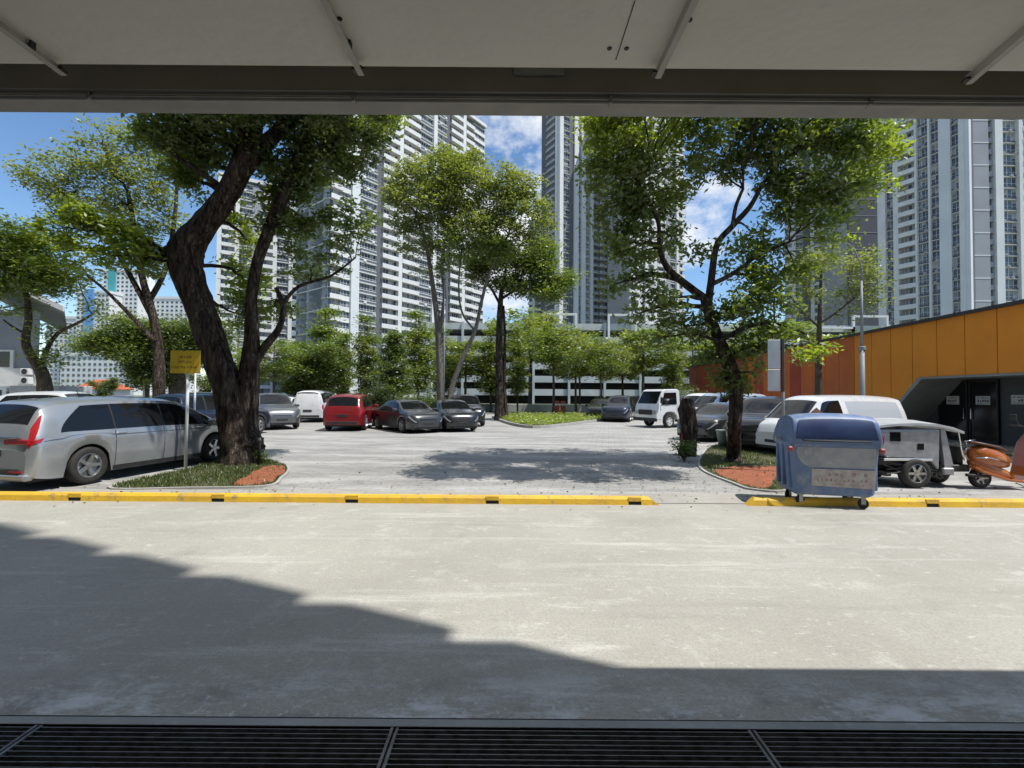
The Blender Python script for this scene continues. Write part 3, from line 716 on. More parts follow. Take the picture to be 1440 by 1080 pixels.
# ------------------------------------------------------------ orange building
def orange():
    ux = Vector((0.077,1)).normalized()
    def W(D): return Vector((14.67+0.077*D, D, 0))
    t = thing('orange_building', 'long low building clad in orange and rust red panels, with a grey recessed entrance', 'building', W(20))
    ZT, ZG = 4.62, 0.0
    Mo = mat('orange_panel', (0.80,0.275,0.010), 0.5, col2=(0.72,0.235,0.010), scale=0.7, dirt=((0.45,0.18,0.02), 1.6, 0.60, 0.85))
    Mr = mat('rust_panel', (0.58,0.14,0.018), 0.5, col2=(0.46,0.10,0.02), scale=0.7, dirt=((0.2,0.05,0.015), 1.3, 0.55, 0.85))
    Md = mat('dark_red_panel', (0.36,0.05,0.025), 0.5, col2=(0.30,0.04,0.02), scale=0.7)
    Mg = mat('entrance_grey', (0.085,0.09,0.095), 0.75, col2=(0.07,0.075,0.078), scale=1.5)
    Mlg = mat('reveal_grey', (0.26,0.27,0.26), 0.7, col2=(0.22,0.23,0.22), scale=1.5)
    Mj = mat('panel_gap', (0.09,0.02,0.01), 0.7)
    Mcop = mat('roof_edge', (0.03,0.032,0.035), 0.5)
    n = Vector((ux.y,-ux.x,0))             # pointing away from the wall into the building (+x)
    def ft(D0_, D1_): return facade_frame(W(D1_), W(D0_))      # facing the lot (-x)
    # panels: boundaries measured along the wall
    def Dpx(px): k = ray(px,540); k = k.x/k.y; return 14.67/(k-0.077)
    bounds = [10.2,11.35,12.5,13.65,14.8,15.95,17.1,18.25,19.4,20.55,21.7]
    b = list(bounds)
    while b[-1] < 46: b.append(b[-1]+1.15)
    # entrance opening: top 2.5 m from D=9 to 17.9, then slanting down to the ground at 20.6
    def lower(D):
        if D <= 17.9: return 2.50
        if D >= 20.6: return 0.0
        return 2.5*(20.6-D)/2.7
    for i in range(len(b)-1):
        a, c = b[i]+0.015, b[i+1]-0.015
        M = Matrix.Identity(4)
        ds = sorted(set([a, c] + [d for d in (17.9, 20.6) if a < d < c]))
        bot = [(d, lower(d)) for d in ds]
        poly = [(d, z) for d, z in bot] + [(c, ZT), (a, ZT)]
        vs = []; th = 0.04
        for d, z in poly: p = W(d); vs.append((p.x, p.y, z))
        for d, z in poly: p = W(d) + n*th; vs.append((p.x, p.y, z))
        m_ = len(poly); fs = [tuple(range(m_)), tuple(range(2*m_-1, m_-1, -1))] + [(i_, m_+i_, m_+(i_+1) % m_, (i_+1) % m_) for i_ in range(m_)]
        mb = MB(); mb.add(vs, fs)
        mm = Mo if i <= 9 else (Mr if (i % 4 in (0,1,3) and b[i] < 33) else Md)
        if b[i] < 24.5 and i > 9: mm = Mr
        mb.build('wall_panel', mm, t)
    # backing wall (visible in the joints), with the same opening
    def wallpiece(Da, Db, za, zb_, off0, off1, m, name):
        mb = MB(); p = W(Da); q = W(Db)
        vs = [p+n*off0+V(0,0,za), q+n*off0+V(0,0,za if zb_ is None else za), q+n*off1+V(0,0,za), p+n*off1+V(0,0,za),
              p+n*off0+V(0,0,zb_), q+n*off0+V(0,0,zb_), q+n*off1+V(0,0,zb_), p+n*off1+V(0,0,zb_)]
        mb.add(vs, [(0,3,2,1),(4,5,6,7),(0,1,5,4),(1,2,6,5),(2,3,7,6),(3,0,4,7)]); return mb.build(name, m, t)
    wallpiece(9, 46, 2.56, ZT-0.02, 0.045, 0.30, Mj, 'backing_wall')
    wallpiece(20.7, 46, -0.02, 2.555, 0.045, 0.30, Mj, 'backing_wall')
    wallpiece(9, 46.3, ZT+0.001, ZT+0.12, -0.10, 9.0, Mcop, 'roof_edge')
    wallpiece(46.05, 46.25, 0, ZT, 0.0, 9.0, Mr, 'end_wall')
    # entrance recess: sloping reveal, back wall, doors
    mb = MB(); dep = 1.55
    def pt(D, off, z): p = W(D)+n*off; return (p.x, p.y, z)
    fr = 0.10
    def rim(o0, o1, mat_, name):
        mb = MB()
        outer = [(9.0,2.50),(17.9,2.50),(20.6,0.0)]; inner = [(9.0,2.42),(17.75,2.42),(20.42,0.0)]
        for k in range(2):
            A, B, C, D_ = outer[k], outer[k+1], inner[k+1], inner[k]
            for (p, q) in ((A,B),(D_,C)):
                mb.quad(pt(p[0],o0,p[1]), pt(q[0],o0,q[1]), pt(q[0],o1,q[1]), pt(p[0],o1,p[1]))
            mb.quad(pt(A[0],o0,A[1]), pt(B[0],o0,B[1]), pt(C[0],o0,C[1]), pt(D_[0],o0,D_[1]))
        return mb.build(name, mat_, t)
    rim(-0.06, dep, Mlg, 'entrance_frame')
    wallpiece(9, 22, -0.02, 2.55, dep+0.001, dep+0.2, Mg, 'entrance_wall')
    # dark doors
    Mdoor = mat('door_dark_glass', (0.008,0.009,0.010), 0.12, spec=0.6)
    def onback(D0_, D1_, z0, z1, o0, o1, m, name, parent=t):
        mb = MB(); p = W(D0_); q = W(D1_)
        vs = [p+n*o0+V(0,0,z0), q+n*o0+V(0,0,z0), q+n*o1+V(0,0,z0), p+n*o1+V(0,0,z0), p+n*o0+V(0,0,z1), q+n*o0+V(0,0,z1), q+n*o1+V(0,0,z1), p+n*o1+V(0,0,z1)]
        mb.add(vs, [(0,3,2,1),(4,5,6,7),(0,1,5,4),(1,2,6,5),(2,3,7,6),(3,0,4,7)]); return mb.build(name, m, parent)
    def Db(px, off=dep):      # depth where the pixel meets the recessed wall
        k = ray(px,560); k = k.x/k.y; X = 14.67+off; return X/(k-0.077)
    for a, b_ in ((1402,1361),(1359,1318)):
        d = onback(Db(a), Db(b_), 0.02, 2.38, dep-0.06, dep-0.002, Mdoor, 'door')
        e0, e1 = Db(a), Db(b_)
        for (x0,x1,z0,z1) in ((e0,e0+0.06,0.02,2.38),(e1-0.06,e1,0.02,2.38),(e0+.0601,e1-.0601,2.30,2.38),(e0+.0601,e1-.0601,0.02,0.12)):
            onback(x0,x1,z0,z1,dep-0.085,dep-0.0605,M_black,'door_frame',d)
        onback(e0+0.10 if a==1359 else e1-0.14, e0+0.14 if a==1359 else e1-0.10, 0.9,1.3,dep-0.12,dep-0.0855,M_chrome,'door_handle',d)
    # notices taped up
    Mp = mat('paper', (0.62,0.62,0.60), 0.8, col2=(0.55,0.55,0.53), scale=8); Mi = mat('ink', (0.08,0.07,0.07), 0.8); Mi2 = mat('red_ink', (0.35,0.08,0.07), 0.8)
    for (a, b_, y0, y1, off, lb) in ((1345,1327.5,557,568.5,dep-0.061,'white paper notice on the left dark door'),(1388,1368,557,569,dep-0.061,'white paper notice on the right dark door'),(1439,1417,555.5,568.5,dep,'white paper notice on the grey wall at the right edge')):
        D_a, D_b = Db(a,off), Db(b_,off); zt = at((a+b_)/2, y0, (D_a+D_b)/2).z; zb_ = at((a+b_)/2, y1, (D_a+D_b)/2).z
        pp = W((D_a+D_b)/2)+n*off
        s = thing('paper_notice', lb, 'notice', (pp.x,pp.y,zb_), group='paper notices at the entrance')
        onback(D_a, D_b, zb_, zt, off-0.006, off-0.002, Mp, 'sheet', s)
        h = zt-zb_; w_ = D_b-D_a; mbq = []
        ink = MB(); rr = random.Random(int(a))
        for (rz, rh, nn) in ((0.72,0.14,9),(0.30,0.30,5),(0.10,0.08,11)):
            for k in range(nn):
                if rr.random() < 0.15: continue
                d0 = D_a + w_*(0.08+0.84*k/nn); d1 = d0 + w_*0.84/nn*0.7
                p = W(d0); q = W(d1); z0 = zb_+h*rz; z1 = z0+h*rh*rr.uniform(0.6,1)
                ink.add([p+n*(off-0.008)+V(0,0,z0), q+n*(off-0.008)+V(0,0,z0), q+n*(off-0.008)+V(0,0,z1), p+n*(off-0.008)+V(0,0,z1)], [(0,1,2,3)])
        ink.build('printed_lines', Mi, s)
    # pavement slab along the building
    P = [W(9)+n*-0.9, W(46)+n*-0.9, W(46)+n*1.6, W(9)+n*1.6]
    sheet('pavement', [(q.x,q.y) for q in P], 0.03, M_strip)
orange()

# ------------------------------------------------------------ grey house at the left edge
def house():
    D = 28; xr = at(55,500,D).x
    t = thing('grey_house', 'grey rendered house with white trim at the left edge', 'house', (xr-5,D+3,0))
    Mh = mat('house_render', (0.27,0.30,0.33), 0.85, col2=(0.24,0.27,0.30), scale=0.8)
    zt = at(55,436,D).z
    mb = MB(); mb.prism([(xr-14,D),(xr,D),(xr-9.6,D+9),(xr-24,D+9)],-0.02,zt); mb.build('wall', Mh, t)
    # pitched roof seen from below: eave boards rising to the left
    a = at(92,437,D-0.8); zE = a.z; rise = 0.45
    mb = MB()
    x1, x2 = a.x, xr-15; zz = lambda x: zE + (x1-x)*rise
    vs = [(x1,D-0.9,zE),(x1-7,D-0.9,zz(x1-7)),(x1-17,D+9.8,zz(x1-7)),(x1-10.2,D+9.8,zE)]
    mb.add(vs+[(v[0],v[1],v[2]+0.22) for v in vs],[(0,1,2,3),(7,6,5,4),(0,4,5,1),(1,5,6,2),(2,6,7,3),(3,7,4,0)]); mb.build('roof', mat('roof_slate',(0.20,0.21,0.22),0.8,col2=(0.15,0.16,0.17),scale=3), t)
    mb = MB(); v2 = [(x1+0.02,D-0.98,zE-0.06),(x1-7,D-0.98,zz(x1-7)-0.06),(x1-7,D-0.905,zz(x1-7)-0.06),(x1+0.02,D-0.905,zE-0.06)]
    mb.add(v2+[(v[0],v[1],v[2]+0.34) for v in v2],[(0,1,2,3),(7,6,5,4),(0,4,5,1),(1,5,6,2),(2,6,7,3),(3,7,4,0)]); mb.build('barge_board', M_white, t)
    mb = MB(); mb.box((xr-14,D-0.12,-0.02),(xr+0.12,D-0.002,at(30,518,D).z)); mb.build('white_base', M_white, t)
    x0_, x1_ = at(-25,505,D).x, at(21,505,D).x; z0, z1 = at(10,519,D).z+0.001, at(10,492,D).z
    mb = MB(); mb.box((x0_,D-0.10,z0),(x1_,D-0.002,z1)); fr_ = mb.build('window', M_white, t)
    mb = MB(); mb.box((x0_+0.1,D-0.115,z0+0.12),(x1_-0.22,D-0.1005,z1-0.12)); mb.build('pane', M_glass, fr_)
    for k, (y0, y1) in enumerate(((518,527),(530,540))):
        xa, xb = at(29,530,D-0.4).x, at(41,530,D-0.4).x; za, zb_ = at(35,y1,D-0.4).z, at(35,y0,D-0.4).z
        ac = thing('air_conditioner', ['upper air conditioner unit on the grey house', 'lower air conditioner unit on the grey house'][k], 'air conditioner', ((xa+xb)/2,D-0.3,za), group='air conditioner units on the grey house')
        mb = MB(); mb.bbox((xa,D-0.45,za),(xb,D-0.125,zb_),0.02); mb.build('casing', M_white, ac)
        mb = MB(); mb.lathe([(0.02,0.01),(0.17,0.012),(0.17,0.0)],16,0,Matrix.Translation(((xa+xb)/2,D-0.452,(za+zb_)/2)) @ Matrix.Rotation(R(90),4,'X')); mb.build('fan_grille', M_black, ac)
house()
p = at(98,555,80); q = at(150,555,80)
t = thing('pavilion', 'small pavilion with an orange red tiled roof beyond the parked cars on the left', 'pavilion', (p.x,80,0))
mb = MB(); cx = (p.x+q.x)/2; hw = (q.x-p.x)/2; zb_ = at(120,547,80).z; zt = at(120,533,80).z
mb.add([(cx-hw,80,zb_),(cx+hw,80,zb_),(cx+hw,86,zb_),(cx-hw,86,zb_),(cx-1.4,83,zt),(cx+0.9,83,zt)],[(0,1,5,4),(1,2,5),(2,3,4,5),(3,0,4),(3,2,1,0)]); mb.build('roof', mat('terracotta',(0.50,0.12,0.05),0.8,col2=(0.40,0.09,0.04),scale=2), t)
mb = MB(); mb.box((cx-hw+.5,80.5,-0.02),(cx+hw-.5,85.5,zb_-0.001)); mb.build('wall', M_white, t)

# ------------------------------------------------------------ trees
def bark_mat(name, c1, c2, bump=1.0):
    m = bpy.data.materials.new(name); m.use_nodes = True; t = m.node_tree; b = t.nodes['Principled BSDF']; L = t.links.new
    b.inputs['Roughness'].default_value = 0.95; b.inputs['Specular IOR Level'].default_value = 0.2
    tc = t.nodes.new('ShaderNodeTexCoord'); mp = t.nodes.new('ShaderNodeMapping'); mp.inputs['Scale'].default_value = (1,1,0.22)
    L(tc.outputs['Object'], mp.inputs[0])
    n = t.nodes.new('ShaderNodeTexNoise'); n.inputs['Scale'].default_value = 9; n.inputs['Detail'].default_value = 8; n.inputs['Roughness'].default_value = 0.7
    v = t.nodes.new('ShaderNodeTexVoronoi'); v.inputs['Scale'].default_value = 16; v.feature = 'DISTANCE_TO_EDGE'
    L(mp.outputs[0], n.inputs['Vector'])
    wv = t.nodes.new('ShaderNodeMixRGB'); wv.inputs['Fac'].default_value = 0.12; L(mp.outputs[0], wv.inputs['Color1']); L(n.outputs['Color'], wv.inputs['Color2'])
    L(wv.outputs[0], v.inputs['Vector'])
    r = t.nodes.new('ShaderNodeMapRange'); r.inputs['From Min'].default_value = 0.38; r.inputs['From Max'].default_value = 0.64; L(n.outputs['Fac'], r.inputs['Value'])
    x = t.nodes.new('ShaderNodeMixRGB'); x.inputs['Color1'].default_value = (*c1,1); x.inputs['Color2'].default_value = (*c2,1); L(r.outputs[0], x.inputs['Fac'])
    L(x.outputs[0], b.inputs['Base Color'])
    ad = t.nodes.new('ShaderNodeMath'); ad.operation = 'ADD'; L(n.outputs['Fac'], ad.inputs[0])
    vr = t.nodes.new('ShaderNodeMapRange'); vr.inputs['From Max'].default_value = 0.18; vr.inputs['To Max'].default_value = 0.8; L(v.outputs['Distance'], vr.inputs['Value']); L(vr.outputs[0], ad.inputs[1])
    bm = t.nodes.new('ShaderNodeBump'); bm.inputs['Strength'].default_value = bump; bm.inputs['Distance'].default_value = 0.12
    L(ad.outputs[0], bm.inputs['Height']); L(bm.outputs[0], b.inputs['Normal'])
    return m
M_bark_dark = bark_mat('dark_fissured_bark', (0.028,0.018,0.013), (0.20,0.155,0.125), 1.0)
M_bark = bark_mat('brown_bark', (0.09,0.07,0.05), (0.20,0.165,0.13), 0.7)
M_bark_grey = bark_mat('grey_bark', (0.13,0.12,0.10), (0.24,0.22,0.19), 0.5)
LF_dark = leafmat('leaf_dark', (0.052,0.088,0.022), (0.130,0.180,0.038), 0.48, 0.9)
LF_mid = leafmat('leaf_mid', (0.080,0.125,0.026), (0.175,0.235,0.045), 0.50, 0.9)
LF_bright = leafmat('leaf_bright', (0.14,0.20,0.026), (0.26,0.33,0.045), 0.52, 0.9)
LF_soft = leafmat('leaf_soft', (0.115,0.155,0.045), (0.215,0.250,0.080), 0.50, 0.7)

rng = np.random.default_rng(11)
def leaves_mesh(name, P, size, mat_, parent, flat=0.35, aspect=0.42, droop=0.0):
    """P: (n,3) leaf centres in world space; each leaf is a small folded diamond."""
    n = len(P); base = np.array(parent_world(parent)); P = P - base
    a = rng.normal(size=(n,3)); a[:,2] = a[:,2]*flat - droop; a /= np.linalg.norm(a,axis=1)[:,None]
    up = rng.normal(size=(n,3))*0.55; up[:,2] += 0.9
    b = np.cross(a, up); b /= np.linalg.norm(b,axis=1)[:,None]+1e-9
    s = size*rng.uniform(0.6,1.35,size=(n,1)); w = s*aspect
    v = np.empty((n,4,3)); v[:,0] = P - a*s*0.5; v[:,1] = P + b*w*0.5 - a*s*0.05; v[:,2] = P + a*s*0.5; v[:,3] = P - b*w*0.5 - a*s*0.05
    me = bpy.data.meshes.new(name); me.vertices.add(4*n); me.vertices.foreach_set('co', v.reshape(-1))
    me.loops.add(4*n); me.loops.foreach_set('vertex_index', np.arange(4*n, dtype=np.int32))
    me.polygons.add(n); me.polygons.foreach_set('loop_start', np.arange(0,4*n,4, dtype=np.int32)); me.polygons.foreach_set('loop_total', np.full(n,4,dtype=np.int32))
    me.materials.append(mat_); me.update(calc_edges=True)
    o = bpy.data.objects.new(name, me); COL.objects.link(o); o.parent = parent
    return o

def curve_pts(a, b, k=6, sag=0.15, wob=0.08, r=random):
    a, b = Vector(a), Vector(b); d = b-a; L = d.length; pts = []
    off = Vector((r.uniform(-1,1), r.uniform(-1,1), r.uniform(-.3,1)))*L*wob
    for i in range(k+1):
        t = i/k; p = a + d*t + off*math.sin(math.pi*t) + Vector((0,0,sag*L*math.sin(math.pi*t)*0.5))
        if 0 < i < k: p += Vector((r.uniform(-1,1), r.uniform(-1,1), r.uniform(-1,1)))*L*wob*0.25
        pts.append(p)
    return pts

def tree(name, label, base, stems, blobs, leaf, dens, mats, bark, cat='tree', group=None, seed=1, twigs=9, clus=0.22, wob=0.14, sides=10, droop=0.0, flat=0.35, thin=1.0, subs=0):
    """stems: list of [(point, radius), ...]; blobs: (centre, (rx,ry,rz), weight, material index)."""
    r = random.Random(seed); root = thing(name, label, cat, base, group=group)
    tb = MB(); nodes = []
    for i, st in enumerate(stems):
        pts = [Vector(p) for p, _ in st]; rad = [q for _, q in st]
        # refine
        P2, R2 = [], []
        for k in range(len(pts)-1):
            p0, p1, p2, p3 = pts[max(k-1,0)], pts[k], pts[k+1], pts[min(k+2,len(pts)-1)]
            for s_ in range(5):
                t = s_/5; q = 0.5*((2*p1)+(p2-p0)*t+(2*p0-5*p1+4*p2-p3)*t*t+(3*p1-p0-3*p2+p3)*t**3)
                P2.append(q); R2.append(rad[k]+(rad[k+1]-rad[k])*t)
        P2.append(pts[-1]); R2.append(rad[-1])
        tb.tube(P2, R2, sides+ (6 if rad[0] > .2 else 0), wob=wob, seed=seed*7+i); nodes += list(zip(P2, R2))
    leafpts = {}
    allb = []
    for (c, rad, wgt, mi) in blobs:
        c = Vector(c); cand = sorted(nodes, key=lambda q: (q[0]-c).length * (1.0 if q[0].z < c.z+rad[2]*0.3 else 1.6))
        a, ar = cand[0]
        L = (c-a).length
        r0 = min(ar*0.7, 0.018*L*1.6+0.02)*thin
        path = curve_pts(a, c, 7, 0.12, 0.10, r)
        tb.tube(path, [r0*(1-0.65*k/7) for k in range(8)], 6, wob=0.05, seed=r.randint(0,999)); 
        newn = [(path[k], r0*(1-0.65*k/7)) for k in range(2,8)]
        n_tw = max(4, int(twigs*wgt*(rad[0]*rad[1]*rad[2])**(1/3)*1.6))
        for k in range(n_tw):
            while True:
                u = Vector((r.uniform(-1,1), r.uniform(-1,1), r.uniform(-1,1)))
                if u.length <= 1 and u.length > 0.25: break
            e = c + Vector((u.x*rad[0], u.y*rad[1], u.z*rad[2]))
            s0, sr = min(newn, key=lambda q: (q[0]-e).length*r.uniform(0.7,1.3)) 
            tp = curve_pts(s0, e, 4, 0.10, 0.12, r)
            tb.tube(tp, [max(0.004, sr*0.42*(1-0.7*j/4)) for j in range(5)], 4, cap=False)
            nl = int(dens*wgt)
            # clusters along the outer part of the twig
            for j in range(3):
                t = 0.45 + 0.55*(j+1)/3; q = tp[0].lerp(tp[-1], t) if t < 0.99 else tp[-1]
                sc_ = clus*(0.8+0.5*r.random()); m_ = int(nl*(0.22,0.33,0.45)[j])
                g = rng.normal(size=(m_,3))*np.array([sc_,sc_,sc_*0.55]); 
                leafpts.setdefault(mi, []).append(np.array(q)+g)
    tb.build('trunk', bark, root, smooth=True)
    for mi, lst in leafpts.items():
        leaves_mesh('crown', np.concatenate(lst), leaf, mats[mi], root, droop=droop, flat=flat)
    return root

def B(px, py, D, rx, ry, rz=None, w=1.0, m=0):       # a crown clump: centre by sight line and depth, half sizes from pixels
    c = at(px, py, D); s = D/F_PX
    return (c, (rx*s, (rz if rz is not None else (rx+ry)*0.45*s), ry*s), w, m)
def S(lst, D):                                       # stem through sight-line points at given depths
    return [((at(px,py,(D if dd is None else dd))), rr) for (px,py,rr,dd) in [(q+(None,))[:4] if len(q) == 3 else q for q in lst]]

# big dark tree at the left
D = 10.9; b0 = gp(338,653)
st1 = [((b0.x,b0.y,-0.05),0.46),((b0.x-0.02,b0.y,0.22),0.38)] + S([(331,600,.34),(320,545,.31),(301,490,.31),(281,430,.31),(264,385,.34),(262,352,.38),(286,318,.28),(318,275,.24),(344,222,.25),(356,160,.24),(358,90,.22),(350,0,.18)], D)
st2 = [((b0.x+0.15,b0.y+0.1,0.3),0.34)] + S([(345,600,.27),(349,540,.24),(354,480,.17),(354,420,.12),(363,365,.12),(384,310,.14),(404,262,.13),(425,200,.11),(450,120,.1)], D+0.2)
st3 = S([(352,520,.12),(372,488,.10),(392,462,.08),(398,432,.06),(388,405,.05)], D+0.3)
st4 = S([(316,275,.2),(345,235,.2),(385,190,.16),(430,150,.12),(480,100,.08)], D)
st5 = S([(262,352,.14),(236,352,.12),(228,362,.07)], D-0.1)
st6 = S([(396,430,.05),(420,403,.04),(465,388,.03),(500,362,.02)], D+0.6)
bl = [B(420,170,10.8,75,45,m=0,w=1.3),B(480,215,11,50,40,m=0,w=1.2),B(515,180,10.5,35,30,m=0),B(400,235,11.2,50,40,m=0,w=1.2),B(300,195,11,50,45,m=0,w=1.1),B(250,190,10.6,40,40,m=0),
      B(375,150,9.8,60,30,m=0,w=1.2),B(450,140,9.6,60,30,m=0,w=1.2),B(540,165,9.6,35,22,m=1,w=.8),B(290,150,9.8,60,30,m=0),B(230,160,10,30,25,m=1,w=.7),
      B(255,250,11.5,50,45,m=1,w=.9),B(275,225,11.3,40,30,m=1,w=.9),B(215,200,10.6,35,30,m=1,w=.8),B(330,300,12.2,30,26,m=1,w=.6),B(400,275,11.8,35,30,m=1,w=.9),B(440,250,11.6,40,30,m=1,w=.9),B(350,340,12.4,25,30,m=2,w=.6),B(420,80,10,120,50,m=0,w=1.3),B(280,70,10,120,50,m=0,w=1.2),B(340,60,12,150,60,m=0,w=1.3),B(350,40,8.8,150,40,m=0,w=1.3),B(560,90,11,80,50,m=1),
      B(420,330,11.8,50,38,m=1,w=.9),B(470,330,12,40,35,m=1,w=.7),B(385,300,11.8,32,28,m=1,w=.7),B(440,372,12,50,25,m=1,w=.7),B(345,395,12.4,40,40,m=2,w=.8),B(330,440,12.4,35,35,m=1,w=.8),B(385,430,12.2,35,30,m=1,w=.7),B(500,300,12,28,30,m=1,w=.6),
      B(190,330,10.2,38,25,m=2,w=.8),B(130,305,10,45,16,m=2,w=1.0),B(95,320,10,35,18,m=2,w=.8),B(160,360,10.2,50,24,m=2,w=.8),B(90,355,10.4,40,22,m=2,w=.7),B(205,375,10.6,30,25,m=1,w=.6)]
tree('tree', 'big old tree with a thick dark leaning double trunk beside the silver minivan', (b0.x,b0.y,0), [st1,st2,st3,st4,st5,st6], bl, 0.145, 118, [LF_dark,LF_mid,LF_bright], M_bark_dark, seed=3, twigs=13, clus=0.15, wob=0.10, sides=14, droop=0.3)

# low weeds at the foot of the trunk are part of the grass; feathery tree far left
D = 19; b0 = gp(222,585)
b0 = at(222,585,D); b0.z = 0
st = [((b0.x,b0.y,-0.05),.24)] + S([(224,520,.20),(220,470,.17),(210,425,.14),(200,390,.12),(190,330,.11),(180,270,.07)], D)
sa = S([(212,440,.13),(190,400,.10),(150,330,.08),(110,290,.05),(70,260,.03)], D)
sb = S([(208,425,.12),(232,380,.10),(245,310,.08),(250,240,.05)], D+.3)
sc_ = S([(218,480,.11),(180,440,.08),(150,410,.06),(120,385,.04)], D-.3)
bl = [B(60,250,D,45,24,w=.8),B(110,270,D,55,35,w=.9),B(105,230,D,50,25,w=.8),B(150,205,D,40,28,w=.7),B(165,240,D,55,35,w=.9),B(200,200,D,40,30,w=.8),B(215,250,D,45,35,w=.9),B(160,290,D,60,30,w=.9),
      B(230,300,D,40,35,w=.9),B(100,300,D,40,22,w=.7),B(240,200,D,35,30,w=.8),B(40,243,D,28,10,w=.5),B(140,185,D,18,16,w=.5),B(200,330,D,45,25,w=.8,m=1),B(215,370,D,35,20,w=.5,m=1)]
tree('tree', 'feathery spreading tree against the blue sky at the upper left', (b0.x,b0.y,0), [st,sa,sb,sc_], bl, 0.16, 95, [LF_soft,LF_mid], M_bark_dark, seed=5, twigs=12, clus=0.26, wob=.08)
# tree in front of the grey house
D = 20; b0 = at(66,560,D); b0.z = 0
st = [((b0.x,b0.y,-0.05),.30)] + S([(63,545,.26),(57,520,.22),(42,498,.17),(36,478,.15),(40,450,.13),(38,420,.10),(30,390,.07)], D)
sa = S([(57,520,.12),(62,500,.1),(72,480,.08),(85,466,.07),(108,455,.06),(130,442,.04)], D)
sb = S([(38,470,.06),(22,462,.04),(5,450,.03)], D)
bl = [B(30,360,D,45,28,m=0,w=1.1),B(75,380,D,50,22,m=1,w=1.1),B(15,330,D,30,20,m=0,w=1.),B(50,400,D,50,18,m=0,w=1.),B(110,392,D,25,10,m=1,w=.7),B(10,400,D,30,22,m=0),B(60,340,D,40,18,m=1),B(135,436,D,16,10,m=1,w=.6),B(20,435,D,30,12,m=0,w=.6),
      B(70,500,D,14,16,m=0,w=.7),B(68,470,D,12,12,m=0,w=.6),B(-30,370,D,50,40,m=0),B(5,355,D,40,30,m=1)]
tree('tree', 'leaning tree with a bare forked trunk in front of the grey house', (b0.x,b0.y,0), [st,sa,sb], bl, 0.17, 130, [LF_mid,LF_bright], M_bark, seed=8, twigs=12, clus=0.33, wob=.08)
# dark tree behind the yellow sign
D = 24; b0 = at(250,580,D); b0.z = 0
st = [((b0.x,b0.y,-0.05),.42)] + S([(250,550,.38),(248,520,.32),(244,495,.24),(235,470,.15)], D)
bl = [B(150,480,D,35,16,w=1,m=1),B(190,465,D,45,20,w=1.1,m=1),B(235,475,D,45,22,w=1.1),B(215,500,D,45,18,w=1.1),B(180,490,D,30,14,w=1,m=1),B(262,500,D,35,25,w=1.1),B(130,487,D,20,9,w=.7,m=1),B(290,470,D,35,28,w=1.1),B(195,522,D,16,14,w=.9),B(225,530,D,22,14,w=.9)]
tree('tree', 'broad dark tree behind the yellow sign, its low crown spreading left', (b0.x,b0.y,0), [st], bl, 0.16, 300, [LF_dark,LF_mid], M_bark, seed=9, twigs=13, clus=0.36, wob=.08)
D = 26; b0 = at(205,570,D); b0.z = 0
tree('tree', 'thin dark trunk with a small dark crown left of the yellow sign', (b0.x,b0.y,0), [[((b0.x,b0.y,-0.05),.13)]+S([(207,540,.11),(205,510,.08)],D)], [B(205,505,D,24,22,w=1),B(196,535,D,10,14,w=.8)], 0.16, 260, [LF_dark], M_bark, seed=19, twigs=10, clus=0.3)

# centre tree with two pale stems
D = 27; b0 = at(622,585,D); b0.z = 0
st = [((b0.x,b0.y,-0.05),.26)] + S([(620,555,.23),(618,500,.21),(615,450,.18),(607,390,.13),(598,340,.09),(585,300,.06)], D)
sa = S([(617,470,.13),(625,420,.11),(622,360,.08),(640,300,.05)], D)
sb = [((b0.x+.35,b0.y+.1,0),.2)] + S([(634,550,.17),(650,505,.15),(668,465,.12),(678,420,.10),(690,380,.08),(715,330,.05)], D+.3)
sd_ = S([(668,465,.07),(650,440,.06),(645,400,.05),(650,350,.04)], D+.3)
bl = [B(600,260,D,45,40,w=1.1),B(650,255,D,45,40,w=1.2),B(700,270,D,40,40,w=1.1),B(570,290,D,30,35,w=.9),B(620,300,D,45,40,w=1.1),B(670,320,D,45,35,w=1.1),B(720,300,D,40,35,w=1.0),B(745,280,D,22,28,w=.7),
      B(590,340,D,35,25,w=.8),B(640,350,D,40,25,w=.9,m=1),B(700,350,D,40,25,w=.9,m=1),B(625,225,D,30,20,w=.8),B(660,230,D,30,22,w=.8),B(563,250,D,18,20,w=.6),B(740,330,D,25,25,w=.7),B(560,320,D,18,20,w=.6),B(548,275,D,18,22,w=.7),B(765,305,D,18,22,w=.7),B(735,255,D,28,24,w=.8),B(760,345,D,18,18,w=.5),B(605,380,D,25,14,w=.5)]
tree('tree', 'tall loose crowned tree with two pale stems in the centre of the view', (b0.x,b0.y,0), [st,sa,sb,sd_], bl, 0.20, 100, [LF_soft,LF_mid], M_bark_grey, seed=12, twigs=13, clus=0.28, wob=.06)
